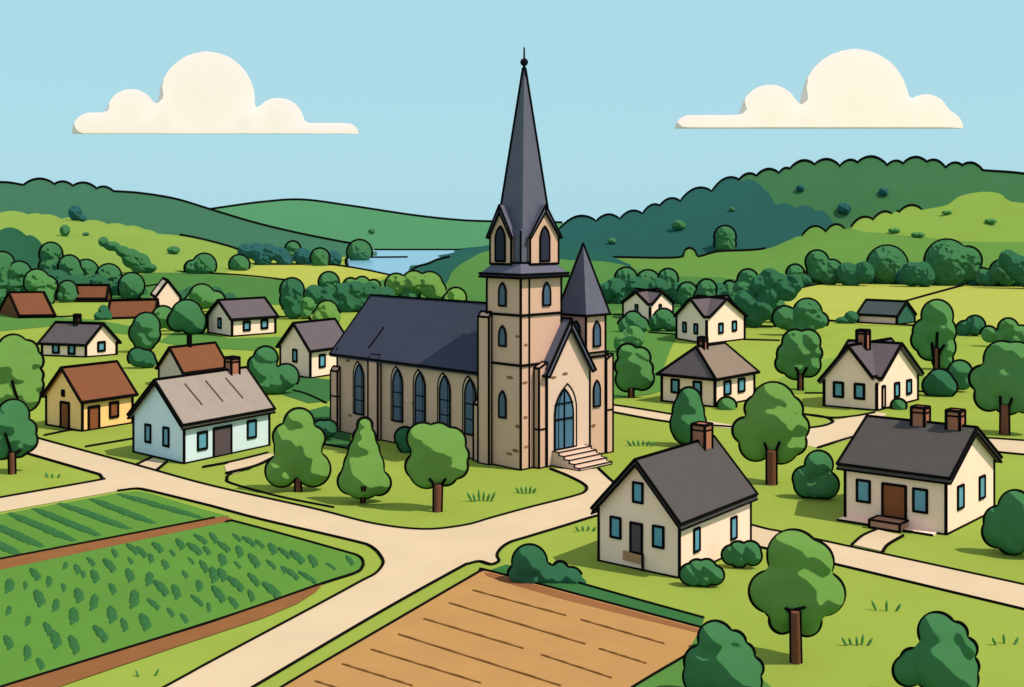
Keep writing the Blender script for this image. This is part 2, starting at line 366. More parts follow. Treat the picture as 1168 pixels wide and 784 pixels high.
# ---------------------------------------------------------------- plants
def plane_frame(bx, by):
    b = G(bx, by); a = math.atan2(b.x, b.y)
    nrm = Vector((math.sin(a), math.cos(a), 0)); ex = Vector((math.cos(a), -math.sin(a), 0))
    return b, a, nrm, ex
def on_plane(px, py, b, nrm):
    o = Vector((0, 0, H)); dr = Vector(((px - CX) / F, 1, -(py - YH) / F))
    return o + dr * ((b - o).dot(nrm) / dr.dot(nrm))
def fuse(parts, voxel, it=15):
    b = MB()
    for c, r, ax in parts: b.ball(c, r, 0, BALL_MID, ax)
    o = b.build('fuse', [])
    m = o.modifiers.new('r', 'REMESH'); m.mode = 'VOXEL'; m.voxel_size = voxel
    q = o.modifiers.new('s', 'SMOOTH'); q.factor = 0.5; q.iterations = it
    e = o.evaluated_get(bpy.context.evaluated_depsgraph_get()); me = e.to_mesh()
    vs = [o.location + v.co for v in me.vertices]; fs = [tuple(p.vertices) for p in me.polygons]
    e.to_mesh_clear(); d = o.data; bpy.data.objects.remove(o); bpy.data.meshes.remove(d)
    return vs, fs
BALL_MID = ico_dirs(22, 14)
def crown_mesh(mb, b, a, nrm, ex, lobes, rim=True, ycut=1e9, fat=0.8, k=1.55, back=0.0, mi=0, cuts=()):
    d = b.y; bp = b + nrm * back; dd = bp.y
    parts = []; q = 1.04 * dd / F
    for L in lobes:
        x, y, r = L[:3]; ry = r * (L[3] if len(L) > 3 else 1)
        parts.append((on_plane(x, y, bp, nrm), (r * q * math.cos(a), r * q * fat, ry * q), (ex, nrm, Vector((0, 0, 1)))))
    rs = [min(p[1]) for p in parts]
    body = fuse(parts, max(min(max(rs) * .1, min(rs) * .3), max(rs) * .04))
    mb.add(body[0], body[1], mi, True)
    mb.body = body
    if not rim: return
    N = 72
    for i, L in enumerate(lobes):
        x, y, r = L[:3]; ry = r * (L[3] if len(L) > 3 else 1)
        ok = []
        for j in range(N):
            t = 2 * math.pi * j / N; qx, qy = x + (r + .4) * math.cos(t), y + (ry + .4) * math.sin(t)
            good = qy <= ycut
            for m, O in enumerate(lobes):
                if m != i:
                    rr = O[2]; rry = rr * (O[3] if len(O) > 3 else 1)
                    if math.hypot((qx - O[0]) / rr, (qy - O[1]) / rry) < 1 - 0.4 / rr: good = False; break
            for (x0, y0, x1, y1) in cuts:
                if x0 < qx < x1 and y0 < qy < y1: good = False
            ok.append((good, on_plane(qx, qy, bp, nrm)))
        if all(g for g, _ in ok):
            pts = [p for _, p in ok]; mb.tube(pts + [pts[0]], lw(dd, k), 1); continue
        st = next((j for j in range(N) if not ok[j][0]), 0); run = []
        for j in range(N + 1):
            g, p = ok[(st + j) % N]
            if g and j < N: run.append(p)
            else:
                if len(run) > 1: mb.tube(run, lw(dd, k), 1)
                run = []
def bush(lobes, by, m, label, name='bush', cat='bush', group=None, ycut=1e9, rim=True, fat=0.8, bx=None, k=1.55, base=None, kind=None, cuts=()):
    bx = bx if bx is not None else sum(l[0] for l in lobes) / len(lobes)
    b, a, nrm, ex = plane_frame(bx, by)
    if base is not None:
        b = base; a = math.atan2(b.x, b.y); nrm = Vector((math.sin(a), math.cos(a), 0)); ex = Vector((math.cos(a), -math.sin(a), 0))
    mb = MB(); crown_mesh(mb, b, a, nrm, ex, lobes, rim, ycut, fat, k, cuts=cuts)
    return tag(mb.build(name, [m, INK], origin=b), label, cat, group, kind)
def tree(base, lobes, trunk, m, label, name='tree', fork=None, back=0.45, fat=0.62, group=None, ycut=1e9, cuts=()):
    # trunk: (x_bottom, x_top, y_top, half width bottom, half width top)
    b, a, nrm, ex = plane_frame(*base); d = b.y
    root = empty(name, b, label, 'tree', group)
    rb = sorted(lobes, key=lambda l: -l[1])[0][2] * d / F
    c = MB(); crown_mesh(c, b, a, nrm, ex, lobes, True, ycut, fat, back=rb * back, cuts=cuts)
    c.build('crown', [m, INK], root)
    t = MB(); xb, xt, yt, wb, wt = trunk
    bv = BVHTree.FromPolygons([tuple(v) for v in c.body[0]], c.body[1])
    def front(x, y, off):
        o = Vector((0, 0, H)); dr = Vector(((x - CX) / F, 1, -(y - YH) / F)).normalized()
        h = bv.ray_cast(o, dr); p0 = on_plane(x, y, b, nrm)
        return o + dr * (h[3] - off) if h[0] is not None and h[3] < (p0 - o).length else p0
    top = front(xt, yt, wt * d / F * .6); bot = on_plane(xb, base[1], b, nrm) - Vector((0, 0, 0.05))
    t.seg(bot, top, wb * d / F, wt * d / F, 0, 14)
    for s in (-1, 1):
        t.line([on_plane(xb + s * (wb + 0.5), base[1], b, nrm), bot.lerp(top, 1) + ex * (s * (wt + .3) * d / F)], lw(d, 1.25))
    t.build('trunk', [BARK, INK], root)
    for f in fork or []:
        q = MB(); q.tube([front(x, y, .05) for x, y in cr(f, 5)], lw(d, 1.25), 0)
        q.build('branch', [INK], root)
    return root
tree((340, 561), [(341, 483, 16.5), (326, 498, 14), (357, 500, 13), (340, 512, 26), (321, 537, 17.5), (357, 535, 19)], (340, 340, 546, 3, 3), C_LIGHT,
     'light green three tiered tree, first of the row from the pale blue house', name='leafy_tree', back=0.1, fat=0.75)
tree((414, 574), [(416, 485, 8), (415.7, 499, 12), (415, 515, 17), (415, 532, 22), (414, 544, 24), (400, 549, 14), (432, 551, 13)], (414, 414.5, 556, 1.2, 1.2), C_LIGHT,
     'pointed cone shaped tree on a thin dark trunk in front of the church nave', name='conical_tree', back=0.1, fat=0.8)
tree((499, 584), [(482, 500, 17), (500, 498, 15), (515, 504, 15.5), (522, 519, 12), (520, 532, 13), (508, 540, 13), (487, 537, 19), (477, 532, 14), (498, 518, 28)], (499, 499.5, 553, 4, 4.5), C_LIGHT,
     'round light green tree with forked trunk on the lawn before the church tower', name='leafy_tree', fork=[[(495, 556), (493, 550), (490, 547)], [(503, 556), (505, 551), (508, 547)]])
tree((907, 756), [(905, 634, 29), (926, 641, 24), (878, 675, 23), (939, 677, 24), (892, 708, 14), (920, 709, 16), (907, 676, 40)], (908, 907, 697, 5.5, 5), C_LIGHT,
     'large light green tree with tall straight trunk on the lawn beside the front cottage', name='leafy_tree', fork=[[(903, 712), (903, 702), (896, 694), (903, 696), (918, 693)]])
tree((879, 553), [(882, 461, 24), (864, 466, 14), (901, 467, 14), (907, 487, 15), (850, 491, 14), (862, 507, 18), (890, 508, 20), (906, 505, 13), (880, 485, 30)], (880, 880, 514, 5, 5), C_LIGHT,
     'light green tree with brown forked trunk behind the chimney of the front cottage', name='leafy_tree', fork=[[(876, 520), (874, 511), (872, 506)], [(884, 520), (886, 512), (889, 505)]])
tree((913, 446), [(907, 391, 14), (922, 390, 13), (928, 403, 9), (899, 404, 12), (895, 415, 10), (908, 417, 15), (922, 416, 13), (910, 404, 17)], (913, 913, 428, 2, 2), C_MID,
     'small round tree with forked trunk between the tan roofed house and the cross gabled cottage', name='leafy_tree', fork=[[(911, 432), (910, 424), (908, 420)], [(914, 432), (917, 425), (920, 420)]])
tree((720, 454), [(716, 404, 11), (730, 408, 11), (736, 420, 8), (712, 418, 10), (716, 433, 13), (732, 431, 13), (722, 420, 17)], (720, 720, 444, 2, 2), C_MID,
     'small round tree on a stub of trunk right of the church turret', name='leafy_tree', back=0.1)
tree((1068, 422), [(1069, 360, 17), (1073, 378, 16.5), (1074, 396, 15), (1075, 410, 11), (1055, 378, 13), (1053, 388, 13), (1060, 397, 13)], (1068, 1068, 398, 2, 2), C_MID,
     'tall narrow tree with branching trunk right of the cross gabled cottage', name='leafy_tree', fork=[[(1068, 400), (1068.5, 390), (1069, 380)], [(1066, 415), (1064, 402), (1063, 392)], [(1070, 408), (1073, 400), (1077, 394)]])
tree((1146, 496), [(1143, 410, 20), (1160, 412, 21), (1120, 432, 14), (1128, 452, 16), (1150, 455, 17), (1172, 440, 30), (1180, 415, 22), (1140, 432, 24)], (1146, 1146, 462, 4.5, 4), C_MID,
     'broad tree with brown forked trunk above the drive behind the two chimney house', name='leafy_tree', fork=[[(1142, 468), (1141, 460), (1141, 453)], [(1149, 468), (1152, 461), (1154, 455)]])
tree((10, 520), [(15, 400, 17.5), (31, 401, 12), (38, 412, 11), (41, 428, 8), (37, 440, 12), (28, 452, 17), (5, 444, 24), (8, 420, 28), (-10, 415, 22)], (10, 10, 470, 4, 4), C_LIGHT,
     'light green tree rising behind the darker round tree beside the road junction wedge', name='leafy_tree', back=0.1, fork=[[(14, 435), (17, 446), (20, 454)]])
tree((14, 541), [(15, 474, 17.5), (30, 490, 11), (29, 502, 13), (20, 508, 13), (2, 508, 15), (-8, 488, 18), (10, 490, 22)], (14, 13.5, 517, 3, 3), C_DEEP,
     'darker round tree on brown trunk in the grass wedge where the road splits', name='leafy_tree', back=0.3, fork=[[(6, 495), (10, 507), (12, 516)], [(16, 520), (18, 517), (23, 514)]])
bush([(786, 457, 13, 1.1), (785, 470, 17, 1.2), (785, 484, 19.5, 1.1), (785, 491, 17, 0.9)], 509, C_DEEP, 'dark green cypress shaped tree standing behind the front cottage ridge', 'cypress_tree', 'tree')
# bushes near the houses
bush([(787, 655, 11), (795, 649, 10), (806, 649, 10.5), (815, 656, 10), (803, 659, 9.5), (791, 660, 8.5)], 669, C_DEEP, 'rounded shrub at the front corner of the front cottage, larger of its two shrubs')
bush([(834, 633, 10), (842, 629, 10.5), (856, 629, 11), (858, 634, 10), (843, 637, 9.5)], 648, C_DEEP, 'rounded shrub at the far end of the front cottage side wall')
bush([(934, 530, 15), (918, 546, 13), (920, 553, 13.5), (941, 553, 15), (930, 555, 13)], 569, C_DEEP, 'three lobed bush on the lawn between forked tree and two chimney house')
bush([(1158, 578, 18), (1139, 594, 16), (1138, 607, 17), (1155, 614, 18), (1172, 600, 26)], 633, C_DEEP, 'big dark bush against the gable of the two chimney house')
bush([(816, 728, 19), (838, 732, 12), (849, 745, 11), (858, 762, 12), (799, 755, 18), (802, 772, 22), (830, 765, 30), (852, 778, 16)], 797, C_DEEP, 'large lobed bush at the near corner of the ploughed field')
bush([(1069, 720, 21), (1091, 722, 12), (1102, 740, 12), (1104, 760, 12), (1040, 752, 12), (1036, 765, 17), (1072, 758, 32), (1098, 775, 17)], 800, C_DEEP, 'large lobed bush on the near lawn below the sandy road, away from the ploughed field')
bush([(604, 641, 19), (590, 655, 10), (620, 655, 13), (639, 649, 8), (634, 658, 12), (651, 660, 12.5), (662, 667, 8), (606, 658, 14)], 664, C_DARK, 'low spreading hedge with one big hump at the far corner of the ploughed field', 'hedge', 'hedge', ycut=655)
bush([(462, 499, 11), (474, 501, 13), (466, 505, 12)], 516, C_DARK, 'dark rounded bush against the nave wall behind the round church tree')
bush([(1072, 437, 15), (1065, 440, 12), (1080, 441, 11)], 452, C_DARK, 'dark bush at the foot of the tall narrow tree', cuts=())
bush([(1095, 425, 13), (1098, 434, 11), (1088, 434, 12)], 447, C_DEEP, 'mid green bush right of the dark one under the tall narrow tree', ycut=437)
bush([(1025, 463, 8, 0.9)], 467, C_DEEP, 'tiny round shrub at the right wall of the cross gabled cottage', ycut=466)
bush([(829, 463, 10, 0.9)], 467, C_MID, 'tiny round shrub at the front wall of the tan roofed house', ycut=464)
bush([(167, 372, 14.5), (161, 380, 13), (165, 388, 12), (170, 382, 12)], 402, C_DEEP, 'tall egg shaped bush between the yellow house and the grey gable house')
bush([(157, 408, 10.5), (166, 410, 10), (172, 414, 6)], 420, C_DARK, 'low dark bush under the egg shaped bush', ycut=414)
bush([(213, 360, 17), (203, 366, 11), (221, 368, 14)], 382, C_DEEP, 'big dark round bush left of the white house with slate roof')
bush([(186, 362, 12), (178, 370, 8), (196, 368, 9)], 378, C_MID, 'mid green bush in front of the white barn gable', ycut=366)
bush([(303, 409, 13), (291, 415, 7.5), (300, 424, 16), (326, 430, 14), (316, 436, 14), (300, 436, 14)], 450, C_DEEP, 'spreading bush between the pale blue house and the small cream house', ycut=438, cuts=((306, 425, 318, 450),))
bush([(366, 489, 9), (374, 490, 10), (358, 497, 7)], 503, C_DARK, 'dark bush at the corner buttress of the nave', ycut=490)
# bushes and trees behind the village
def far(lobes, by, m, label, ycut=None, name='tree', cat='tree', **kw):
    return bush(lobes, by, far_mat(m), label, name, cat, 'trees and bushes between the village and the hills', ycut=ycut if ycut else by - 3, fat=0.9, k=1.45, **kw)
far([(2, 302, 14), (4, 322, 15), (3, 336, 14)], 348, C_DEEP, 'tallest round tree at the left edge below the lime green hill')
far([(22, 312, 13), (20, 325, 13), (24, 338, 13)], 348, C_DEEP, 'second round tree from the left edge, just behind the leaning brown roof')
far([(42, 322, 14), (55, 326, 10), (48, 338, 14)], 349, C_MID, 'twin lobed tree behind the leaning brown roof, beside the small brown barn')
far([(58, 290, 12.5), (58, 305, 13), (60, 320, 13)], 336, C_DEEP, 'tallest tree of the row running up to the small brown barn')
far([(79, 304, 12), (82, 316, 14), (78, 326, 12)], 337, C_DEEP, 'tree second from the tall one in the row above the small brown barn')
far([(98, 311, 14), (98, 322, 14)], 336, C_DEEP, 'round tree directly above the small brown barn roof')
far([(124, 316, 14), (124, 324, 13)], 336, C_DEEP, 'round tree right behind the small brown barn')
far([(150, 326, 14), (148, 332, 12)], 340, C_DEEP, 'lowest round tree at the end of the row before the white barn gable')
far([(77, 331, 10), (74, 338, 9), (80, 338, 9)], 345, C_DEEP, 'small round bush touching the left end of the small brown barn', name='bush', cat='bush')
far([(233, 303, 13), (219, 306, 8), (226, 307, 9)], 312.5, C_DEEP, 'double round bush at the foot of the lime hill', name='bush', cat='bush')
far([(273, 302, 11, 0.95)], 309, C_DEEP, 'single round bush at the foot of the lime hill beside the yellow field', name='bush', cat='bush')
far([(230, 339, 14), (246, 343, 10), (220, 345, 9)], 356, C_MID, 'mid green lobed tree behind the roof of the white slate roofed house', ycut=345)
far([(333, 331, 13), (333, 342, 13), (335, 352, 12)], 364, C_DARK, 'dark egg shaped tree right of the white slate roofed house', ycut=352)
far([(350, 348, 9), (348, 356, 8)], 364, C_MID, 'light little bush beside the dark egg shaped tree', name='bush', cat='bush', rim=False)
far([(373, 356, 12), (366, 362, 10), (381, 362, 8)], 370, C_LIGHT, 'light green bush above the small cream house roof', name='bush', cat='bush', ycut=357)
far([(375, 322, 11), (375, 332, 11)], 342, C_DEEP, 'round tree standing in the dark hedge by the yellow field', ycut=328)
far([(358, 336, 11), (372, 338, 11), (390, 336, 13), (405, 334, 13), (422, 334, 12), (396, 345, 14), (412, 345, 12), (378, 347, 12), (440, 338, 11)], 356, C_DARK, 'long dark hedge below the yellow field left of the church roof', name='hedge', cat='hedge', rim=False)
far([(400, 326, 8), (413, 325, 8.5), (426, 327, 7)], 340, C_MID, 'row of low green bushes on top of the dark hedge by the yellow field', name='hedge', cat='hedge', ycut=326)
far([(467, 329, 11, 1.0), (467, 337, 11)], 347, C_DEEP, 'round tree peeping over the left end of the church roof', ycut=340)
far([(452, 325, 12), (472, 323, 13), (490, 325, 14), (496, 332, 12)], 347, C_LIGHT, 'light green bush behind the middle of the church roof', name='bush', cat='bush', ycut=330)
far([(520, 340, 11), (514, 344, 9)], 352, C_LIGHT, 'light green bush behind the church roof close to the tower', name='bush', cat='bush', ycut=342)
far([(334, 284, 8), (334, 290, 8)], 301, C_DEEP, 'small dome tree behind the yellow field near the teal hill', ycut=288)
far([(365, 294, 10), (365, 299, 9)], 303.5, C_DEEP, 'small dome tree behind the yellow field, nearer the lake', ycut=298)
far([(410, 288, 13.5)], 297, C_DEEP, 'round tree on the lake shore spit', ycut=293)
far([(280, 287, 9), (292, 287, 10), (306, 288, 10), (320, 291, 9), (345, 293, 10), (356, 296, 9), (380, 296, 10), (300, 296, 10), (325, 298, 9)], 302.5, C_TEAL, 'dark teal wood along the far edge of the yellow field', name='hedge', cat='hedge', rim=False)
far([(6, 330, 15), (30, 330, 14), (66, 322, 14), (90, 326, 13), (112, 326, 13), (138, 330, 12), (160, 335, 9), (50, 332, 14), (70, 334, 12), (104, 334, 10), (150, 337, 9)], 338, C_DARK, 'dark wooded belt behind the row of dome trees at the left', name='hedge', cat='hedge', rim=False)
far([(14, 316, 15), (34, 326, 14), (70, 312, 14), (90, 318, 13), (112, 322, 12), (136, 328, 11), (50, 320, 13)], 336.5, C_DARK, 'dark mass of foliage filling the gaps above the leaning brown roof', name='hedge', cat='hedge', rim=False)
far([(208, 340, 9), (218, 336, 9), (246, 336, 9), (262, 342, 8), (232, 344, 10)], 352, C_DARK, 'dark hedge behind the mid green lobed tree', name='hedge', cat='hedge', rim=False)
far([(702, 330, 13), (726, 330, 14), (750, 330, 13), (774, 334, 12), (796, 336, 12), (820, 336, 13), (690, 335, 12), (838, 340, 13), (710, 340, 11), (740, 341, 11), (790, 344, 11)], 347, C_DARK, 'long dark hedge behind the dome trees right of the church', name='hedge', cat='hedge', rim=False)
far([(912, 322, 8), (925, 318, 8), (960, 316, 9), (975, 315, 10), (990, 316, 9), (1030, 316, 10), (1045, 317, 10), (1062, 316, 10), (1096, 317, 9), (1112, 318, 9), (1134, 318, 9), (1158, 316, 11), (1180, 316, 12), (1205, 316, 12), (1235, 317, 12)], 325.5, C_TEAL, 'low unbroken hedge line along the top of the big yellow field', name='hedge', cat='hedge', rim=False)
# right side
far([(714, 318, 12), (713, 330, 12)], 345, C_DEEP, 'tall dome tree nearest to the church turret on the right')
far([(739, 322, 13), (738, 332, 12)], 343, C_DEEP, 'middle dome tree above the smallest cross gabled house', ycut=326)
far([(762, 318, 10.5), (762, 328, 11), (760, 336, 10)], 346, C_DEEP, 'third dome tree above the smallest cross gabled house', ycut=334)
far([(784, 333, 10), (782, 340, 10)], 350, C_DEEP, 'low dome tree between the two cross gabled houses', ycut=332)
far([(806, 330, 10.5), (804, 340, 12)], 354, C_DEEP, 'dome tree behind the ridge of the taller cross gabled house', ycut=350)
far([(832, 328, 7), (853, 319, 11), (850, 330, 13), (862, 325, 7), (838, 338, 12)], 348, C_DEEP, 'round tree with a small side lobe behind the taller cross gabled house', ycut=326)
far([(878, 318, 12), (890, 322, 10), (905, 324, 11), (867, 326, 12), (898, 332, 12), (876, 338, 13), (850, 346, 15), (870, 352, 14), (830, 352, 14), (860, 362, 12)], 374, C_DARK, 'dark hedge mass left of the big yellow field', name='hedge', cat='hedge', rim=False)
far([(907, 312, 9.5), (905, 318, 8)], 328, C_DEEP, 'low dome bush at the top corner of the big yellow field', name='bush', cat='bush', ycut=312)
far([(932, 299, 12.5), (949, 308, 11), (934, 310, 13), (946, 316, 11)], 325, C_DEEP, 'tall two lobed tree at the top left of the big yellow field', ycut=316)
far([(1012, 304, 23), (1008, 311, 17), (1020, 311, 15)], 324, C_DEEP, 'broad dome tree at the top of the big yellow field', ycut=301)
far([(1080, 299, 25), (1104, 297, 15), (1082, 308, 22), (1106, 308, 13)], 326, C_DEEP, 'largest two lobed tree at the top of the big yellow field', ycut=304)
far([(1120, 316, 9.5), (1142, 310, 12.5), (1128, 318, 10), (1148, 317, 10)], 327, C_DEEP, 'small pair of dome trees at the top right of the big yellow field', ycut=317)
far([(966, 312, 13), (985, 311, 13), (1040, 313, 14), (1053, 308, 10), (1055, 316, 12), (970, 318, 12), (1125, 318, 8), (1160, 305, 14), (1150, 296, 11), (1172, 312, 16), (1190, 306, 16), (1215, 312, 18), (918, 322, 9)], 328, C_DARK,
    'dark hedgerow along the top of the big yellow field', name='hedge', cat='hedge', rim=False)
far([(881, 348, 14), (886, 356, 13)], 368, C_DEEP, 'dome bush at the lower left of the big yellow field', name='bush', cat='bush', ycut=342)
far([(895, 363, 13), (921, 357, 15.5), (935, 366, 9), (908, 370, 13), (922, 370, 11)], 383, C_DEEP, 'wide two lobed bush below the big yellow field, behind the small forked tree', name='bush', cat='bush', ycut=371)
far([(1112, 372, 11), (1100, 375, 8), (1098, 377, 8)], 383, C_DARK, 'dark bush right of the tall narrow tree at the field edge', name='bush', cat='bush', ycut=377)
far([(1128, 382, 9), (1150, 375, 11), (1165, 381, 9), (1140, 386, 9), (1158, 388, 10)], 396, C_MID, 'light green lobed bush above the broad tree at the right', name='bush', cat='bush', ycut=381)
far([(722, 366, 10), (714, 372, 9), (730, 371, 9)], 379, C_DEEP, 'bush in front of the smallest cross gabled house', name='bush', cat='bush', ycut=369)
far([(757, 364, 11), (748, 369, 9), (766, 369, 10)], 378, C_DEEP, 'dark bush at the right front of the smallest cross gabled house', name='bush', cat='bush', ycut=360)
far([(722, 385, 13), (712, 392, 12)], 402, C_MID, 'mid green bush below the smallest cross gabled house', name='bush', cat='bush', rim=False)
# trees and shrubs up on the hills
def hilltop(lobes, foot, m, label, name='tree', cat='tree', rim=True, ycut=1e9, group='trees and shrubs scattered on the hills'):
    return bush(lobes, 300, far_mat(m), label, name, cat, group, ycut, rim, 0.8, k=1.45, base=hit(*foot))
hilltop([(827, 270, 11.5), (827, 279, 11.5)], (827, 287), C_DEEP, 'outlined dome tree where the dark wooded hill meets the green hill', ycut=282)
for x, y, rx, e, f, lab in [(74, 263, 6, 1.1, 0, 'upright oval scrub patch highest on the lime hill at the left'), (98, 267, 4, .5, 0, 'tiny flat scrub patch between two upright ones on the left lime hill'),
        (198, 285.5, 7.5, .6, 0, 'lone flat oval scrub patch low on the left lime hill'), (1080, 242.5, 6, .4, 1, 'flat dark scrub patch nearest the crest of the right lime hill'),
        (1130, 252.5, 7, .45, 1, 'flat dark scrub patch farthest along the right lime hill'), (1020, 263, 7, .4, 1, 'slanting scrub patch, first on the right lime hill from the church'),
        (1047, 268, 8, .4, 1, 'lowest and widest scrub patch on the right lime hill')]:
    hilltop([(x, y, rx, e)], (x, y + rx * e), C_MID if f else C_DEEP, lab, 'shrub', 'shrub', False, group='scrub patches on the ' + ('right' if f else 'left') + ' green hill')
hilltop([(118, 276, 6), (128, 281, 9, .6), (140, 287, 8, .8), (150, 295, 11), (160, 301, 12), (170, 306, 9, .6)], (140, 312), C_DEEP, 'winding dark hedge down the lime green hillside', 'hedge', 'hedge', False)
hilltop([(86, 243, 8, 1.1), (94, 249, 5, .8)], (88, 252), C_TEAL, 'dark copse at the top edge of the lime hill', 'shrub', 'shrub', False)
for x, y, r, lab in [(913, 215, 5, 'smallest dark copse on the wooded hill, nearest its blue green part'), (1008, 219, 6, 'dark copse high under the crest of the wooded hill'), (963, 238, 8, 'largest dark copse on the wooded hill just above the lime slope')]:
    hilltop([(x, y, r, .8)], (x, y + r * .8), C_TEAL, lab, 'shrub', 'shrub', False, group='dark copses on the wooded hill')
for x, y, r, lab in [(774, 257, 8, 'largest pale clump of trees on the dark wooded hill'), (698, 275, 5, 'pale clump low on the dark wooded hill beside the spire'), (835, 239, 3.5, 'tiny pale clump highest on the dark wooded hill')]:
    hilltop([(x, y, r, .7)], (x, y + r * .7), C_DEEP, lab, 'shrub', 'shrub', False, group='lighter clumps on the dark wooded hill')
hilltop([(424, 264, 4, .8)], (424, 268), C_DEEP, 'single dark shrub on the far pale green hill', 'shrub', 'shrub', False)

# crop plants, rows and tufts
Z7 = [(35,410),(93,410),(128,368),(180,395),(233,417),(240,338),(283,350),(305,370),(333,323),(347,375),(400,335),(420,292),(412,422),(478,320),(475,372),(485,276),(518,287),(553,310),(577,270),(548,385),(590,418),(605,333),
      (632,292),(645,432),(660,258),(678,370),(700,320),(712,275),(735,240),(747,340),(758,282),(730,410),(722,465),(782,235),(783,370),(815,370),(820,268),(815,315),(868,235),(870,335),(877,285),(800,440),(855,472),(862,402),
      (912,248),(930,318),(930,388),(920,447),(952,258),(765,490),(675,530),(625,508),(562,478),(492,458),(530,542),(345,470),(288,445),(205,482),(143,455),(32,502),(103,540),(270,520),(175,568),(203,605),(30,617),(100,655),
      (147,697),(270,625),(367,585),(410,515),(455,553)]
Z8 = [(270,290),(317,305),(375,320),(440,340),(510,318),(355,380),(295,365),(268,352),(222,333),(227,275),(222,425),(158,388)]
spots = [(x * .3112, y * .3112 + 540) for x, y in Z7] + [(x * .3113 + 240, y * .3113 + 540) for x, y in Z8]
pm = MB()
for dx, dy, rx, ry in ((0, 0, .25, .62), (-.1, .42, .17, .4), (.12, -.4, .18, .42), (-.02, -.75, .1, .25)):
    pm.ball(Vector((dx, dy, 0.0)), (rx, ry, 0.13), 0, ico_dirs(12, 8))
plant0 = None
for i, (x, y) in enumerate(spots):
    b = G(x, y, 0.03)
    if plant0 is None: o = plant0 = pm.build('crop_plant', [CROPD])
    else: o = plant0.copy(); COL.objects.link(o)
    s = random.choice((0.6, 0.8, 1.0, 1.0, 1.15)); s *= .86; o.scale = (s * random.uniform(.8, 1.0), s * 1.6, s * .7); o.rotation_euler = (0, 0, math.radians(20) + random.uniform(-.15, .15))
    o.location = b
    tag(o, 'small dark green leafy crop plant growing in the lower green field', 'crop plant', 'crop plants in the lower field')
for a, b in [((440, 75), (735, 160)), ((335, 92), (560, 180)), ((220, 108), (470, 200)), ((128, 128), (360, 225)), ((38, 145), (268, 245)), ((-40, 178), (150, 265)), ((-100, 215), (70, 295)), ((-160, 255), (-20, 312))]:
    p, q = (G(v[0] * .3112, v[1] * .3112 + 541, 0.03) for v in (a, b))
    mb = MB(); n = int((q - p).length / 0.28)
    for i in range(n + 1):
        t = i / n; e = min(1, 0.55 + 2.2 * min(t, 1 - t))
        mb.ball(p.lerp(q, t) + Vector((random.uniform(-.05, .05), random.uniform(-.05, .05), 0.0)), (0.36 * e, 0.36 * e, (0.09 + random.uniform(0, .02)) * e), 0, ico_dirs(12, 8))
    tag(mb.build('crop_row', [CROPD], origin=p), 'low dark green row of crops running across the upper green field', 'crop row', 'crop rows in the upper field')
TUFT = mat('tuft_green', (84, 140, 66), KC, 'diffuse')
for i, (x, y, n, sp, h, lab) in enumerate([(549, 572, 6, 22, 13, 'grass tuft on the lawn between round tree and church tower'), (600, 563, 5, 16, 9, 'grass tuft on the lawn below the church tower corner'),
        (1011, 697, 3, 22, 12, 'three bladed grass tuft on the lawn under the sandy road'), (977, 736, 5, 24, 12, 'grass tuft right of the large front tree'),
        (1146, 735, 3, 22, 11, 'three bladed grass tuft near the lower right bush'), (731, 509, 6, 22, 7, 'low grass tuft on the lawn right of the church steps'),
        (668, 606, 4, 16, 6, 'tiny grass tuft beside the front cottage gable'), (60, 545, 3, 12, 6, 'tiny grass tuft in the road wedge'), (168, 771, 2, 18, 8, 'two bladed grass tuft under the lower soil strip')]):
    b = G(x, y); k = b.y / F; mb = MB()
    for j in range(n):
        u = (j / (n - 1) - .5) if n > 1 else 0
        base = b + Vector((u * sp * k, random.uniform(-.1, .1), 0)); tip = base + Vector((u * sp * .45 * k, random.uniform(-.1, .1), h * k * random.uniform(.7, 1.05)))
        mid = base.lerp(tip, .5)
        mb.tube([base, mid, base.lerp(tip, .8), tip], 0, 0, rs=[1.0 * k, 1.6 * k, 1.2 * k, .3 * k])
    tag(mb.build('grass_tuft', [TUFT], origin=b), lab, 'grass tuft', 'grass tufts on the lawns')

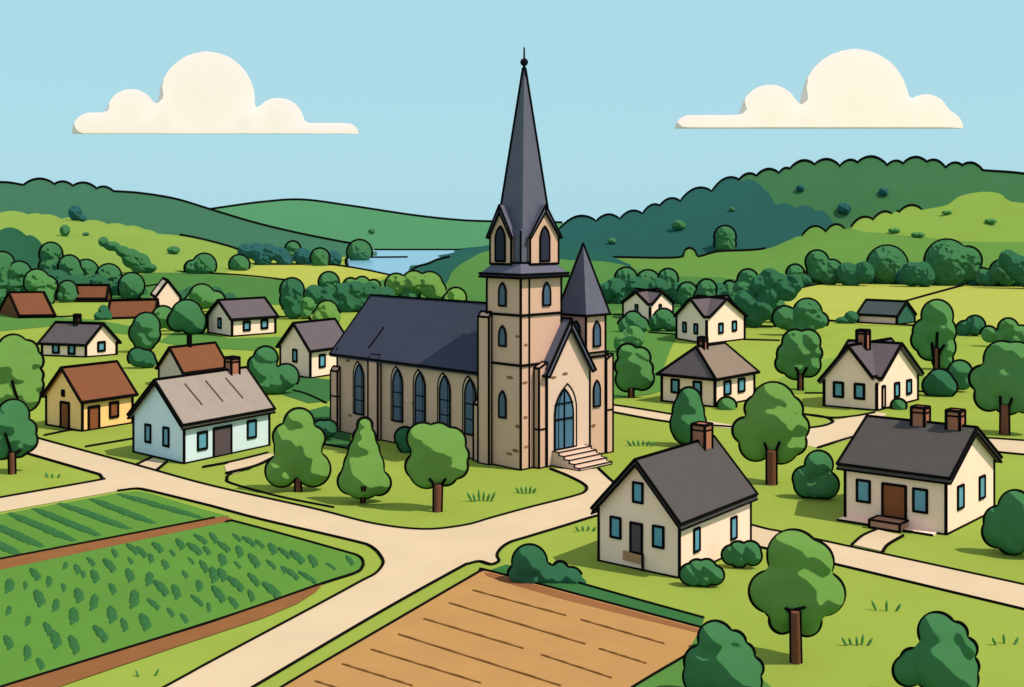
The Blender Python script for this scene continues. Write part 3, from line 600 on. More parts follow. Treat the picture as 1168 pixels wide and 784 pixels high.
# ---------------------------------------------------------------- houses
UP = Vector((0, 0, 1))
def opening(root, name, P, n, w0, w1, z0, z1, m, lwid, frame='frame', proud=0.03, label=None):
    """P(w, z) gives a point on the wall, n the outward normal"""
    mb = MB()
    q = [P(w0, z0), P(w1, z0), P(w1, z1), P(w0, z1)]
    mb.hexa([p - n * 0.05 for p in q] + [p + n * proud for p in q], 0)
    o = mb.build(name, [m], root)
    f = MB(); f.line([p + n * proud for p in q], lwid, 0, True)
    f.build(frame, [INK], o)
    if label: o['label'] = label
    return o
def house(name, C, L, R, wh, rise, gable, wallm, roofm, label, ov=0.3, oe=0.35, th=0.16, wl=(), wr=(), chim=(), k=1.5, wallL=None, wallR=None, cat='house', kwin=1.3, wall2=None, extra_roof=None, lab_roof=None, base=0.0):
    c, l, r = G(*C), G(*L), G(*R)
    u, v = l - c, r - c; d = c.y; t = lw(d, k)
    root = empty(name, c, label, cat)
    Wp = lambda s, q, z: c + u * s + v * q + UP * z
    nL = v.normalized() * -1; nL = (UP.cross(u)).normalized(); nL = nL if nL.dot(v) < 0 else -nL
    nR = (UP.cross(v)).normalized(); nR = nR if nR.dot(u) < 0 else -nR
    gl = gable in ('L', 'X'); gr = gable in ('R', 'X')
    zt = wh; drop = th * 0.6
    w = MB(); outline = []
    A, B, Cc, D = Wp(0, 0, 0), Wp(1, 0, 0), Wp(1, 1, 0), Wp(0, 1, 0)
    up = lambda p, z: p + UP * z
    # each wall as its own face, gables as pentagons
    def wallface(p, q, g):
        pts = [p, q, up(q, wh), up(p, wh)]
        if g: pts = [p, q, up(q, wh), up((p + q) / 2, wh + rise - drop), up(p, wh)]
        return pts
    w.poly(wallface(A, B, gl), 0); w.poly(wallface(B, Cc, gr), 0); w.poly(wallface(Cc, D, gl), 0); w.poly(wallface(D, A, gr), 2 if wall2 else 0)
    w.poly([up(p, wh - 0.02) for p in (A, B, Cc, D)], 0)
    for p in (A, B, D): w.line([p, up(p, wh - th * .7 - t)], t)
    w.line([B, A, D], t)
    w.build('wall', [wallm, INK] + ([wall2] if wall2 else []), root)
    ro = MB()
    ul, vl = u.length, v.length
    def slab(a, b, cc, dd, near=True):   # a,b along the eave, cc,dd along the ridge
        bot = [p - UP * th for p in (a, b, cc, dd)]
        ro.hexa(bot + [a, b, cc, dd], 0)
        ro.line([a, b, cc, dd], t, 1, True)
        if th > 2.3 * t: ro.line([bot[3], bot[0], bot[1], bot[2]], t * 0.7, 1)
    def gab(P, pl, ql, e0, e1, o0, o1):   # P(p, q, z): p across the gable, q along the ridge
        sl = rise / 0.5
        for side in (0, 1):
            pe = (-e0 / pl) if side == 0 else 1 + e1 / pl
            dz = -(e0 if side == 0 else e1) / pl * sl
            a, b = P(pe, -o0 / ql, wh + dz), P(pe, 1 + o1 / ql, wh + dz)
            slab(a, b, P(.5, 1 + o1 / ql, wh + rise), P(.5, -o0 / ql, wh + rise))
    if gable == 'L': gab(lambda p, q, z: Wp(p, q, z), ul, vl, oe, oe, ov, ov)
    elif gable == 'R': gab(lambda p, q, z: Wp(q, p, z), vl, ul, oe, oe, ov, ov)
    elif gable == 'X':
        gab(lambda p, q, z: Wp(p, q, z), ul, vl, -1.5 * t, oe, ov, -1.5 * t)
        gab(lambda p, q, z: Wp(q, p, z), vl, ul, -1.55 * t, oe, ov, -1.55 * t)
    elif gable == 'H':     # hipped at the left end
        ez = wh - oe * rise / (.5 * ul)
        e = [Wp(-oe / ul, -oe / vl, ez), Wp(1 + oe / ul, -oe / vl, ez), Wp(1 + oe / ul, 1 + oe / vl, ez), Wp(-oe / ul, 1 + oe / vl, ez)]
        r0, r1 = Wp(.5, .2, wh + rise), Wp(.5, .92, wh + rise)
        ro.poly([e[1], e[0], r0], 0); ro.poly([e[0], e[3], r1, r0], 2); ro.poly([e[3], e[2], r1], 0); ro.poly([e[2], e[1], r0, r1], 0)
        ro.poly([p for p in e], 0)
        ro.line(e, t, 1, True)
        for p, q in ((e[0], r0), (e[1], r0), (e[3], r1), (e[2], r1), (r0, r1)): ro.line([p, q], t)
    if extra_roof: extra_roof(ro, Wp, wh, rise, t)
    rf = ro.build('roof', [roofm, INK, TANR if gable == 'H' else roofm], root)
    for ch in chim:
        s, q, hw, z0, z1, m = ch
        ub, vb = u.normalized(), v.normalized()
        cc = Wp(s, q, 0); base4 = [cc + ub * (a * hw) + vb * (b * hw) for a, b in ((-1, -1), (1, -1), (1, 1), (-1, 1))]
        m_ = MB(); lo = [p + UP * z0 for p in base4]; hi = [p + UP * z1 for p in base4]
        m_.hexa(lo + hi, 0); m_.line(hi, t, 1, True)
        for a, b in zip(lo, hi): m_.line([a, b], t)
        lo2 = [p + UP * (z1 - 0.3) for p in base4]; m_.line([lo2[1], lo2[0], lo2[3]], t * .6)
        m_.line([lo[1], lo[0], lo[3]], t * .8)
        m_.build('chimney', [m, INK], rf)
    for side, items, P, n in (('L', wl, lambda w_, z: Wp(w_, 0, z), nL), ('R', wr, lambda w_, z: Wp(0, w_, z), nR)):
        for it in items:
            kind, w0, hw, z0, z1 = it[:5]; m = it[5] if len(it) > 5 else {'window': GLASS, 'door': DOORG}[kind]
            ln = ul if side == 'L' else vl
            opening(root, kind, P, n, w0 - hw / ln, w0 + hw / ln, z0, z1, m, lw(d, kwin), label=it[6] if len(it) > 6 else None)
    return root, Wp, t, rf
W_, D_ = 'window', 'door'
# front cottage
rt, WP, tt, _ = house('cottage', (775, 660), (683, 640), (856, 622), 2.95, 2.5, 'L', CREAM, SLATED, 'cream cottage with dark grey gable roof and one brick chimney beside the ploughed field', ov=.3, oe=.25, th=.28,
      wl=[(W_, .50, .27, 3.3, 4.25), (W_, .78, .29, 1.35, 2.35), (W_, .25, .29, 1.3, 2.3), (D_, .52, .33, .8, 2.25)],
      wr=[(W_, .22, .28, .95, 2.05), (W_, .74, .3, .75, 1.85)], chim=[(.5, .86, .4, 4.6, 6.3, BRICK)])
st = MB(); p0, p1 = WP(.66, -.005, .32), WP(.4, -.005, .12)
for a, b in ((.64, .54),): st.hexa([WP(.68, -.012, .35), WP(.43, -.012, .3), WP(.43, .02, .3), WP(.68, .02, .35), WP(.68, -.012, .8), WP(.43, -.012, .75), WP(.43, .02, .75), WP(.68, .02, .8)], 0)
st.line([WP(.43, -.015, 0), WP(.43, -.015, .78)], tt * .8)
st.build('stone_patch', [STAIN, INK], rt)
# two chimney house
rt, WP, tt, _ = house('house', (1079, 610.5), (964, 592), (1133.5, 583), 3.35, 2.1, 'R', CREAM, SLATED, 'cream house with dark roof, two brick chimneys and a brown front door', ov=.35, oe=.3, th=.3,
      wl=[(W_, .81, .37, 1.15, 2.35), (W_, .245, .37, 1.05, 2.3), (D_, .5, .66, .5, 2.35, DOORB)],
      wr=[(W_, .28, .42, 1.1, 2.35), (W_, .73, .42, 1.1, 2.35)], chim=[(.50, .5, .38, 4.7, 6.3, BRICK), (.15, .5, .38, 4.7, 6.3, BRICK)])
st = MB(); st.hexa([WP(a, b, z) for z in (0, .48) for a, b in ((.66, -.16), (.36, -.16), (.36, -.01), (.66, -.01))], 0)
st.line([WP(a, b, .48) for a, b in ((.66, -.16), (.36, -.16), (.36, -.01), (.66, -.01))], tt * .8, 1, True)
for a in (.66, .36): st.line([WP(a, -.16, 0), WP(a, -.16, .48)], tt * .8)
st.line([WP(.66, -.16, .05), WP(.36, -.16, .05)], tt * .8)
st.build('doorstep', [STONEB, INK], rt)
pl = MB(); pl.hexa([WP(a, b, z) for z in (0, .12) for a, b in ((1.02, -.1), (.08, -.1), (.08, .03), (1.02, .03))], 0); pl.line([WP(1.02, -.1, .06), WP(.08, -.1, .06)], tt * .8)
pl.build('plinth', [CREAM, INK], rt)
# tan hip roofed house
house('house', (815.5, 465), (755, 458), (860, 455.5), 2.9, 2.4, 'H', CREAM, SLATEP, 'cream house with tan and grey hipped roof right of the church turret', oe=.35,
      wl=[(W_, .74, .4, 1.0, 2.2), (W_, .32, .4, 1.0, 2.2)], wr=[(W_, .3, .55, 1.0, 2.2), (W_, .66, .55, 1.0, 2.2)], chim=[(.5, .36, .3, 4.6, 6.1, BRICK)], kwin=1.2)
house('house', (806, 393), (772, 387), (849, 387.5), 3.6, 2.6, 'X', CREAM, SLATEP, 'taller cross gabled cream house behind the tan roofed house', ov=.35, oe=.3,
      wl=[(W_, .72, .42, 1.3, 2.6), (W_, .34, .42, 1.3, 2.6)], wr=[(W_, .36, .5, 1.4, 2.7), (W_, .72, .5, 1.5, 2.8)], kwin=1.15, k=1.4)
house('house', (741.5, 367), (711, 361.5), (767, 362), 2.75, 2.1, 'X', CREAM, SLATEP, 'smallest cross gabled cream house beside the trees right of the church', ov=.3, oe=.3,
      wl=[(W_, .48, .5, 1.0, 2.5)], wr=[(W_, .42, .5, 1.3, 2.6)], kwin=1.15, k=1.4)
house('cottage', (1000, 469), (940, 463.5), (1046.5, 456.5), 2.8, 3.0, 'X', CREAM, SLATEP, 'cross gabled cream cottage with one chimney beside the curving drive', ov=.4, oe=.35, th=.3,
      wl=[(W_, .72, .42, 1.0, 2.3), (W_, .32, .42, 1.0, 2.3)], wr=[(D_, .15, .28, .15, 2.1, CREAM), (W_, .47, .5, .85, 2.1), (W_, .77, .5, .85, 2.1)], chim=[(.5, .3, .42, 5.2, 7.0, BRICK)])
house('barn', (1023, 371), (979, 368.5), (1043, 368.5), 1.6, 2.2, 'R', M_wall('plaster_pink', (250, 224, 204)), TEALR, 'low field barn with teal roof and pinkish wall', ov=.2, oe=.2, k=1.3, cat='barn',
      wall2=mat('ivy_green', (56, 104, 76), KC))
bush([(962, 366, 9, .5), (971, 362, 8, .9)], 369, C_DARK, 'low dark bank sloping against the field barn', 'grass_bank', 'bank', rim=False)
# left side
def seams(ro, Wp, wh, rise, t):
    for q in (.26, .5, .74):
        ro.line([Wp(.14, q + .02, wh + rise * .28 + .02), Wp(.4, q - .02, wh + rise * .8 + .02)], t * .55, 3)
rt, WP, tt, rf = house('house', (210, 529.5), (152.5, 516), (307, 508.5), 3.05, 2.65, 'L', BLUEW, GREYR, 'pale blue house with grey metal roof and grey door by the road', ov=.35, oe=.3, th=.28,
      wl=[(W_, .7, .34, 1.0, 2.25), (W_, .34, .34, 1.0, 2.3)], wr=[(W_, .2, .42, .8, 2.0), (D_, .43, .85, -.02, 2.1), (W_, .78, .42, .9, 2.15)], chim=[(.5, .86, .42, 5.1, 6.6, BRICK)], extra_roof=seams)
rf.data.materials.append(M_roof('seam_grey', (104, 96, 88)))
house('house', (94, 492.5), (53, 485), (151, 483), 2.7, 2.35, 'L', YELW, BROWNR, 'yellow house with brown roof and brown doors', ov=.3, oe=.3,
      wl=[(D_, .47, .6, 0.0, 2.15, DOORB), (W_, .52, .14, 2.7, 3.1, DOORB)], wr=[(D_, .22, .5, 0, 1.9, DOORB), (W_, .62, .4, .8, 2.0, DOORB)])
house('house', (209.5, 443), (181.5, 437), (258, 436), 1.8, 2.2, 'L', GREYW, BROWNR, 'grey walled house with brown roof half hidden behind the pale blue house', ov=.25, oe=.3, chim=[(.5, .42, .12, 3.7, 5.0, INK)], k=1.4)
house('house', (98, 408), (48, 406), (133, 405), 1.9, 2.3, 'R', CREAM, SLATEP, 'low cream bungalow with purple grey roof and slim chimney above the yellow house', ov=.3, oe=.3,
      wl=[(W_, .68, .45, .45, 1.5), (W_, .32, .45, .4, 1.5)], wr=[(W_, .5, .45, .7, 1.8)], chim=[(.55, .5, .22, 3.7, 5.2, STAIN)], k=1.4, kwin=1.15)
house('house', (264.7, 384.5), (237.5, 380), (314, 380.5), 2.8, 2.5, 'L', CREAM, SLATEP, 'white house with slate roof and two front windows under the green slope', ov=.35, oe=.35,
      wl=[(W_, .5, .5, 1.1, 2.5)], wr=[(W_, .33, .55, .85, 2.1), (W_, .74, .55, .95, 2.2)], k=1.4, kwin=1.15)
house('cottage', (354, 432), (320, 426), (397, 425), 3.3, 2.6, 'L', CREAM, SLATEP, 'small cream house with grey roof close against the church nave', ov=.35, oe=.35,
      wl=[(W_, .5, .4, 1.6, 2.9)], wr=[(W_, .3, .45, 1.1, 2.4)], k=1.4, kwin=1.15)
house('barn', (206, 356), (177, 357), (200, 352), 2.9, 3.2, 'L', CREAM, CREAM, 'white gabled barn end rising behind the egg shaped bush', ov=-.05, oe=-.05, th=.1, k=1.35, cat='barn')
house('barn', (176, 363), (124, 364.5), (181, 361.5), .7, 2.6, 'R', MEADOWD, BROWNR, 'long low barn with brown roof joined to the white gabled barn', ov=.2, oe=.3, k=1.35, cat='barn')
bush([(114, 361, 7, .8), (118, 355, 6, 1.2), (121, 361, 7)], 365, C_DARK, 'dark green bush at the end of the long low brown barn', ycut=0)
house('barn', (121.5, 345), (84.5, 345), (126, 343.5), 1.0, 2.6, 'R', BROWNR, BROWNR, 'small barn with a plain brown roof among the row of trees', ov=.1, oe=.2, k=1.35, cat='barn')
house('barn', (62, 363), (22, 363.5), (38, 357.5), .6, 3.7, 'R', BROWNR, BROWNR, 'barn with a leaning brown roof at the left edge', ov=.1, oe=.2, k=1.35, cat='barn')

# ---------------------------------------------------------------- church
O = Vector((0.6, 81.4, 0)); AU = Vector((-.70711, .70711, 0)); AV = Vector((.70711, .70711, 0))
def K(a, b, z): return O + AU * a + AV * b + UP * z
church = empty('church', O, 'tan stone church with tall slate spire, long navy nave roof and small pointed turret', 'church')
T = lw(84, 1.22)
def boxk(mb, a0, a1, b0, b1, z0, z1, mi=0, ink=True, t=T, edges='vbt'):
    q = [(a0, b0), (a1, b0), (a1, b1), (a0, b1)]
    mb.hexa([K(a, b, z0) for a, b in q] + [K(a, b, z1) for a, b in q], mi)
    if not ink: return
    if 'v' in edges:
        for a, b in q: mb.line([K(a, b, z0), K(a, b, z1)], t)
    if 't' in edges: mb.line([K(a, b, z1) for a, b in q], t, 1, True)
    if 'b' in edges: mb.line([K(a, b, z0) for a, b in q], t, 1, True)
def lancet(parent, face, c, w, z0, z1, m=GLASSD, proud=.05, mull=0, name='window', t=T * .8, reveal=0):
    """pointed window; face 'L' (plane b = value) or 'R' (plane a = value)"""
    kind, val = face
    P = (lambda x, z, o: K(x, val - o, z)) if kind == 'L' else (lambda x, z, o: K(val - o, x, z))
    zs = z1 - w * 1.0
    out = [(c - w / 2, z0), (c + w / 2, z0)]
    for i in range(9): th = math.pi / 3 * i / 8; out.append((c - w / 2 + w * math.cos(th), zs + w * 1.15 * math.sin(th)))
    for i in range(7, -1, -1): th = math.pi / 3 * i / 8; out.append((c + w / 2 - w * math.cos(th), zs + w * 1.15 * math.sin(th)))
    mb = MB()
    mb.prism([P(x, z, -.05) for x, z in out], [P(x, z, proud) for x, z in out], 0)
    o = mb.build(name, [m], parent)
    f = MB(); f.line([P(x, z, proud) for x, z in out], t, 0, True)
    for i in range(mull): z = z0 + (zs - z0) * (i + 1) / (mull + .6); f.line([P(c - w / 2, z, proud), P(c + w / 2, z, proud)], t * .6, 0)
    f.build('frame', [INK], o)
    if reveal:
        r = MB(); s = 1 if reveal > 0 else -1; g = abs(reveal)
        o2 = [(c - w / 2 + (g if s > 0 else -g), z0)]
        side = [(x + s * g, z + g * .5) for x, z in out]
        big = [(c + (x - c) * 1 + s * g * .9, z + (g * .7 if z > z0 else 0)) for x, z in out]
        r.prism([P(x, z, -.04) for x, z in big], [P(x, z, proud * .5) for x, z in big], 0)
        r.line([P(x, z, proud * .5) for x, z in big], t * .8, 1, True)
        r.build('reveal', [STONEP, INK], o)
    return o
# nave
n = MB(); NB0, NB1, NA0, NA1, NZ, NR = .35, 8.1, 3.3, 21.4, 6.75, 10.95
mid = (NB0 + NB1) / 2
q = [(NA0, NB0), (NA1, NB0), (NA1, NB1), (NA0, NB1)]
n.hexa([K(a, b, 0) for a, b in q] + [K(a, b, NZ) for a, b in q], 0)
for a in (NA0, NA1): n.poly([K(a, NB0, NZ), K(a, NB1, NZ), K(a, mid, NR - .15)], 0)
n.line([K(NA0, NB0, 0), K(NA1, NB0, 0)], T); n.line([K(NA1, NB0, 0), K(NA1, NB0, NZ)], T)
def stains(mb, lst, face, val, mi=2):
    for x, z, w, h in lst:
        P = (lambda a, zz: K(a, val - .015, zz)) if face == 'L' else (lambda a, zz: K(val - .015, a, zz))
        pts = [P(x + w * math.cos(2 * math.pi * i / 10) * (1 + .15 * math.sin(3 * i)), z + h * math.sin(2 * math.pi * i / 10)) for i in range(10)]
        mb.poly(pts, mi); mb.poly(list(reversed(pts)), mi)
stains(n, [(20, 5.9, .28, .13), (19.7, 1.5, .2, .12), (11.9, 3.3, .15, .1)], 'L', NB0)
n.build('nave_wall', [STONE, INK, STAIN], church)
r = MB()
for s in (0, 1):
    e = .4; sl = (NR - NZ) / (mid - NB0)
    be = NB0 - e if s == 0 else NB1 + e
    top = [K(NA0, be, NZ - e * sl), K(NA1 + .5, be, NZ - e * sl), K(NA1 + .5, mid, NR), K(NA0, mid, NR)]
    r.hexa([p - UP * .2 for p in top] + top, 0); r.line([top[0], top[1], top[2], top[3]], T)
    if s == 0: r.line([K(17.5, NB0 + 1.7, NZ + 1.7 * sl + .02), K(17.6, NB0 + .3, NZ + .3 * sl + .02)], T * .8)
r.build('nave_roof', [NAVEROOF, INK], church)
for a in (5.4, 8.15, 10.95, 13.6, 18.4): lancet(church, ('L', NB0), a, 1.12, 1.75, 5.75, GLASSD, .07, 2, reveal=.28)
def buttress(a0, a1, b0, b1, zt, step=None):
    mb = MB()
    pts = [K(a, b, 0) for a, b in ((a0, b0), (a1, b0), (a1, b1), (a0, b1))]
    hi = [K(a0, b0, zt - .35), K(a1, b0, zt - .35), K(a1, b1, zt), K(a0, b1, zt)]
    mb.hexa(pts + hi, 0)
    for p, h in zip(pts, hi): mb.line([p, h], T * .9)
    mb.line(hi, T * .9, 1, True); mb.line([pts[3], pts[0], pts[1], pts[2]], T * .9)
    if step: mb.line([K(a0, b1, step), K(a0, b0, step), K(a1, b0, step), K(a1, b1, step)], T * .7)
    mb.build('buttress', [STONE, INK], church)
buttress(15.7, 16.9, .0, .34, NZ - .1)
buttress(21.0, 21.9, .05, .34, 5.3, 2.9); buttress(4.2, 4.75, 0.0, .34, 4.4)
buttress(-.5, -.01, 1.3, 2.1, 7.3, 2.7)
buttress(2.85, 3.95, -.3, -.005, 10.75)
# tower
t = MB(); TA, TB, TZ = 3.35, 4.1, 13.25
boxk(t, 0, TA, 0, TB, 0, TZ, edges='vb')
for z in (10.65, 7.2): t.line([K(TA, -.04, z), K(-.04, -.04, z), K(-.04, TB, z)], T)
t.line([K(-.02, .82, 0), K(-.02, .82, TZ)], T * .8)
stains(t, [(1.05, 6.3, .32, .13), (.3, 9.2, .22, .1), (.3, 3.0, .22, .13), (.5, 1.3, .3, .12), (1.1, 1.0, .3, .1)], 'L', 0)
stains(t, [(.4, 6.0, .28, .1), (.5, 8.6, .2, .1), (.45, 3.6, .22, .12), (.5, .95 + .6, .22, .1), (1.6, 6.0, .25, .1)], 'R', 0)
t.build('tower', [STONE, INK, STAIN], church)
for z0, z1 in ((11.25, 12.85), (8.45, 9.85), (3.45, 5.3)): lancet(church, ('L', 0), 1.75, .68, z0, z1, GLASSD, .06)
lancet(church, ('R', 0), 2.55, .75, 11.25, 12.85, GLASSD, .06)
# cornice skirt
c = MB(); g = .38
def ring(e, z): return [K(-e, -e, z), K(TA + e, -e, z), K(TA + e, TB + e, z), K(-e, TB + e, z)]
c.prism(ring(g, TZ), ring(g, TZ + .22), 0); c.prism(ring(g - .03, TZ + .22), ring(-.35, TZ + 1.0), 0)
for rr in (ring(g, TZ), ring(g, TZ + .22), ring(-.35, TZ + 1.0)): c.line(rr, T, 1, True)
c.build('cornice', [SLATE, INK], church)
# belfry with four stone gables
b = MB(); BZ0, BZ1 = TZ + .9, 16.45
ia0, ia1, ib0, ib1 = .35, TA - .35, .35, TB - .35
q = [(ia0, ib0), (ia1, ib0), (ia1, ib1), (ia0, ib1)]
b.hexa([K(a, bb, BZ0) for a, bb in q] + [K(a, bb, BZ1 + .2) for a, bb in q], 0)
b.line([K(ia0, ib0, BZ0), K(ia0, ib0, BZ1)], T * .8)
bel = b.build('belfry', [SLATE, INK], church)
def belgable(kind):
    mb = MB(); w0, w1 = (ia0 + .75, ia1 + .2) if kind[0] == 'L' else (ib0 + .75, ib1 + .25)
    if kind[1] == 'n': P = (lambda x, z, o: K(x, ib0 - o, z)) if kind[0] == 'L' else (lambda x, z, o: K(ia0 - o, x, z))
    else: P = (lambda x, z, o: K(x, ib1 + o, z)) if kind[0] == 'L' else (lambda x, z, o: K(ia1 + o, x, z))
    mid_ = (w0 + w1) / 2; o = .18
    pts = [(w0, BZ0), (w1, BZ0), (w1, BZ1 - .4), (mid_, BZ1 + 1.4), (w0, BZ1 - .4)]
    mb.prism([P(x, z, -.6) for x, z in pts], [P(x, z, o) for x, z in pts], 0)
    mb.line([P(w0, BZ1 - .4, o), P(w0, BZ0, o), P(w1, BZ0, o), P(w1, BZ1 - .4, o)], T * .9)
    g = mb.build('gable', [STONE, INK], bel)
    rf = MB(); h = .28; e = .24
    A, B, Cc = (w0 - e, BZ1 - .45), (mid_, BZ1 + 1.85), (w1 + e, BZ1 - .45)
    for s, f in ((A, B), (Cc, B)):
        sec = [s, f, (f[0], f[1] - .5), (s[0] + (.18 if s is A else -.18), s[1] - .05)]
        rf.prism([P(x, z, -.9) for x, z in sec], [P(x, z, o + .14) for x, z in sec], 0)
        rf.line([P(x, z, o + .14) for x, z in sec], T * .8, 1, True)
    rf.build('gable_roof', [SLATE, INK], bel)
    nm = MB()
    val = (ib0 - o) if kind == 'Ln' else (ia0 - o) if kind == 'Rn' else None
    if val is not None: lancet(bel, (kind[0], val), mid_, .95, BZ0 + .2, BZ1 + .35, LOUVRE, .05, name='louvre_window')
for kd in ('Ln', 'Rn', 'Lf', 'Rf'): belgable(kd)
sp = MB(); AX = K(TA / 2, TB / 2, 28.1)
def sring(hw, z): return [K(TA / 2 + a * hw * .92, TB / 2 + bb * hw * 1.06, z) for a, bb in ((-1, -1), (1, -1), (1, 1), (-1, 1))]
base = sring(1.36, BZ1 + .15)
top = sring(.06, 28.0)
sp.prism(base, top, 0)
for i in (1, 3): sp.line([base[i], top[i]], T)
spire = sp.build('spire', [SLATE, INK], church)
fi = MB(); fi.seg(K(TA / 2, TB / 2, 27.6), K(TA / 2, TB / 2, 29.5), .09, .06, 0); fi.ball(K(TA / 2, TB / 2, 28.45), .28, 0, BALL_HI); fi.seg(K(TA / 2, TB / 2, 27.4), K(TA / 2, TB / 2, 28.3), .14, .1, 0)
fi.build('finial', [mat('iron_dark', (26, 26, 34))], spire)
# porch
p = MB(); PA, PB0, PB1, PZ, PR = -.55, 2.0, 6.55, 6.9, 10.1
pm_ = (PB0 + PB1) / 2
front = [(PB0, 0), (PB1, 0), (PB1, PZ), (pm_, PR - .1), (PB0, PZ)]
p.prism([K(3.5, x, z) for x, z in front], [K(PA, x, z) for x, z in front], 0)
p.line([K(PA, PB0, PZ), K(PA, PB0, 0), K(PA, PB1, 0), K(PA, PB1, PZ)], T)
stains(p, [(2.7, 6.2, .3, .11), (3.9, 6.35, .3, .12)], 'R', PA)
p.build('porch', [STONEP, INK, STAIN], church)
pr = MB()
for s in (0, 1):
    e = .35; sl = (PR - PZ) / (pm_ - PB0); be = PB0 - e if s == 0 else PB1 + e
    sec = [(be, PZ - e * sl), (pm_, PR + .15), (pm_, PR - .5), (be + (.35 if s == 0 else -.35), PZ - e * sl - .1)]
    pr.prism([K(3.4, x, z) for x, z in sec], [K(PA - .3, x, z) for x, z in sec], 0)
    pr.line([K(PA - .3, x, z) for x, z in sec], T, 1, True)
    pr.line([K(PA - .3, be, PZ - e * sl), K(3.4, be, PZ - e * sl)], T); pr.line([K(PA - .3, pm_, PR + .15), K(3.4, pm_, PR + .15)], T)
pr.build('porch_roof', [SLATE, INK], church)
portal = lancet(church, ('R', PA), 3.75, 1.9, 1.1, 5.35, mat('portal_blue', (58, 102, 134), (1.2, 1.15, 1.25), 'gloss', noise=.1, rough=.35), .06, 0, name='door', reveal=.42)
ml = MB(); ml.line([K(PA - .08, 3.75, 1.1), K(PA - .08, 3.75, 5.3)], T * .7, 0); ml.line([K(PA - .08, 2.8, 3.2), K(PA - .08, 4.7, 3.2)], T * .7, 0); ml.line([K(PA - .08, 2.85, 4.3), K(PA - .08, 4.65, 4.3)], T * .6, 0)
ml.build('mullion', [INK], portal)
ps = MB()
for i in range(5):
    a0, a1 = PA - .15 - .48 * (i + 1), PA - .01
    z1 = 1.05 - .21 * i
    boxk(ps, a0, a1 if i == 0 else PA - .15 - .48 * i - .0, 2.6, 6.0, 0, z1, ink=False)
    ps.line([K(PA - .15 - .48 * i if i else a1, 2.6, z1), K(a0, 2.6, z1), K(a0, 6.0, z1), K(PA - .15 - .48 * i if i else a1, 6.0, z1)], T * .5)
    ps.line([K(a0, 2.6, z1), K(a0, 2.6, z1 - .21)], T * .6); ps.line([K(a0, 6, z1), K(a0, 6, z1 - .21)], T * .6)
ps.line([K(PA, 2.6, .02), K(PA - 2.55, 2.6, .02), K(PA - 2.55, 6.0, .02)], T * .6)
ps.build('steps', [STONEP, INK], church)
# turret
tu = MB(); UA0, UA1, UB0, UB1 = -.15, 2.3, 6.6, 8.75
boxk(tu, UA0, UA1, UB0, UB1, 0, 10.3, edges='vb')
tu.line([K(UA0 - .04, UB0, 7.25), K(UA0 - .04, UB1 + .3, 7.25)], T); tu.line([K(UA0 - .04, UB0, 7.55), K(UA0 - .04, UB1 + .3, 7.55)], T * .8)
stains(tu, [(7.4, 2.2, .25, .14)], 'R', UA0)
turret = tu.build('turret', [STONE, INK, STAIN], church)
buttress(UA0 - .1, UA0 + .6, UB1 + .01, UB1 + .75, 7.3, 3.2)
tr = MB(); tb = [K(a, bb, 10.3) for a, bb in ((UA0 - .25, UB0 - .25), (UA1 + .25, UB0 - .25), (UA1 + .25, UB1 + .25), (UA0 - .25, UB1 + .25))]
tp = K((UA0 + UA1) / 2, (UB0 + UB1) / 2, 15.5)
tr.add(tb + [tp], [(3, 2, 1, 0), (0, 1, 4), (1, 2, 4), (2, 3, 4), (3, 0, 4)], 0)
tr.line(tb, T, 1, True)
for i in (1, 3): tr.line([tb[i], tp], T)
tr.build('turret_roof', [SLATE, INK], turret)
lancet(turret, ('R', UA0), 7.75, .75, 8.0, 9.85, GLASSD, .06); lancet(turret, ('L', UB0), .75, .7, 8.0, 9.85, GLASSD, .06); lancet(turret, ('R', UA0), 7.75, .72, 3.6, 5.5, GLASSD, .06)

# ---------------------------------------------------------------- clouds
def cloud(lobes, box, label):
    d = 2600.0; b = at(box[0], box[3], d); mb = MB()
    k = d / F; x0, y0, x1, y1 = box
    zc = at(0, y1, d).z
    parts = [(at(x, y, d), (r * k, 15 * k, r * k), None) for x, y, r in lobes]
    vs, fs = fuse(parts, 2.6 * k, 12)
    mb.add([Vector((v.x, v.y, max(v.z, H + (zc - H) * v.y / d + 2))) for v in vs], fs, 0, True)
    return tag(mb.build('cloud', [CLOUDM], origin=at((x0 + x1) / 2, y1, d)), label, 'cloud', 'clouds over the hills')
def strip(x0, x1, y, r, n=14): return [(x0 + (x1 - x0) * i / n, y, r) for i in range(n + 1)]
cloud([(236, 114, 56), (150, 130, 29), (318, 141, 30), (190, 140, 24), (280, 146, 22)] + strip(104, 190, 150, 22) + strip(170, 396, 154, 14, 30), (80, 58, 408, 154), 'cream cloud with one tall hump in the middle over the lake side hills')
cloud([(975, 118, 63), (878, 131, 35), (1056, 135, 28), (920, 140, 20), (1025, 135, 26)] + strip(786, 900, 148, 17, 20) + strip(860, 1076, 148, 23, 30), (770, 55, 1097, 148), 'cream cloud with one tall hump and flat base over the wooded hill')

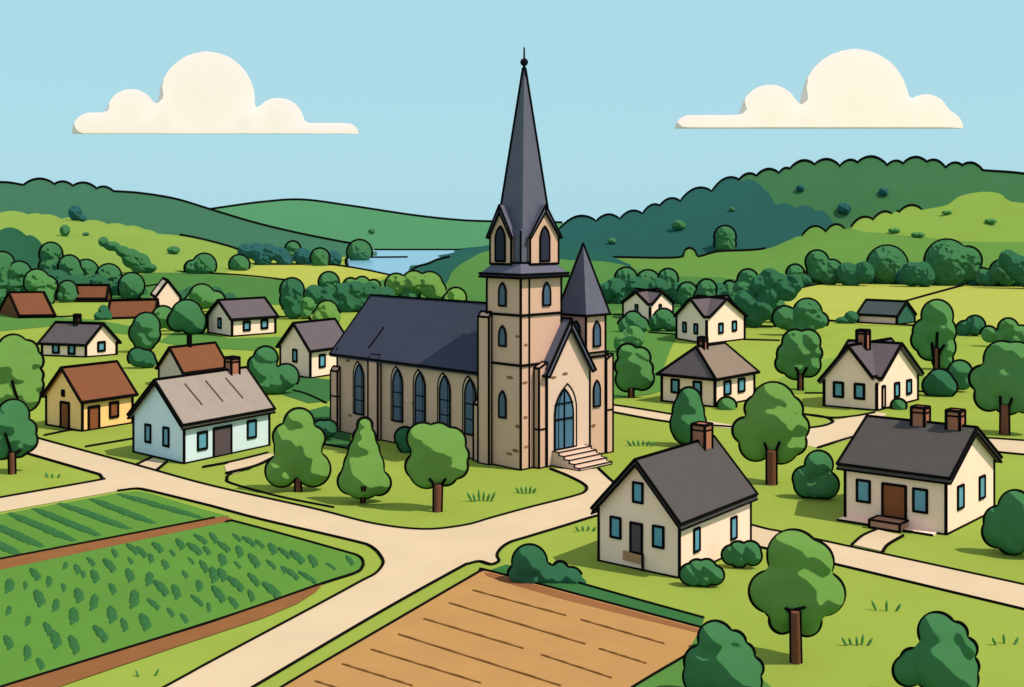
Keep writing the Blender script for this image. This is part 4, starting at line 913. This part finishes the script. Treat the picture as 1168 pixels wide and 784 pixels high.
# ---------------------------------------------------------------- light, sky, camera
SUN_EL, SUN_AZ = math.radians(54), math.radians(112)      # azimuth from +Y towards +X
Ld = Vector((math.cos(SUN_EL) * math.sin(SUN_AZ), math.cos(SUN_EL) * math.cos(SUN_AZ), math.sin(SUN_EL)))
sun = bpy.data.lights.new('sun', 'SUN'); sun.energy = 4.3; sun.angle = math.radians(0.5); sun.color = (1.0, 0.83, 0.62)
so = bpy.data.objects.new('sun', sun); COL.objects.link(so); so.rotation_euler = Ld.to_track_quat('Z', 'Y').to_euler(); so.location = (40, -20, 80)
w = bpy.data.worlds.new('World'); S.world = w; w.use_nodes = True
nt = w.node_tree; bg = nt.nodes['Background']
sk = nt.nodes.new('ShaderNodeTexSky'); sk.sky_type = 'NISHITA'; sk.sun_disc = False; sk.sun_elevation = SUN_EL; sk.sun_rotation = SUN_AZ
mx = nt.nodes.new('ShaderNodeMix'); mx.data_type = 'RGBA'; mx.inputs['Factor'].default_value = 0.92
mx.inputs[7].default_value = (4.25, 7.35, 8.3, 1)
tc = nt.nodes.new('ShaderNodeTexCoord'); sx = nt.nodes.new('ShaderNodeSeparateXYZ'); nt.links.new(tc.outputs['Generated'], sx.inputs[0])
mr = nt.nodes.new('ShaderNodeMapRange'); mr.interpolation_type = 'SMOOTHSTEP'
mr.inputs['From Min'].default_value = 0.24; mr.inputs['From Max'].default_value = 0.55
nt.links.new(sx.outputs['Z'], mr.inputs['Value'])
sky_fill = nt.nodes.new('ShaderNodeMix'); sky_fill.data_type = 'RGBA'          # neutral overhead band out of view, added to fill the shaded walls
sky_fill.inputs[6].default_value = (4.25, 7.35, 8.3, 1); sky_fill.inputs[7].default_value = (6.3, 6.3, 6.2, 1)
nt.links.new(mr.outputs['Result'], sky_fill.inputs['Factor']); nt.links.new(sky_fill.outputs[2], mx.inputs[7])
nt.links.new(sk.outputs['Color'], mx.inputs[6]); nt.links.new(mx.outputs[2], bg.inputs['Color'])
bg.inputs['Strength'].default_value = 0.1
cam = bpy.data.cameras.new('camera'); co = bpy.data.objects.new('camera', cam); COL.objects.link(co)
cam.sensor_width = 36; cam.lens = 36 * F / 1168; cam.clip_end = 20000; cam.clip_start = 0.5
co.location = (0, 0, H); co.rotation_euler = (math.radians(90), 0, 0)
cam.shift_y = -(392 - YH) / 1168
S.camera = co
S.view_settings.view_transform = 'Standard'; S.view_settings.look = 'None'; S.view_settings.exposure = 0; S.view_settings.gamma = 1
S.cycles.max_bounces = 8; S.cycles.diffuse_bounces = 6; S.cycles.transmission_bounces = 8
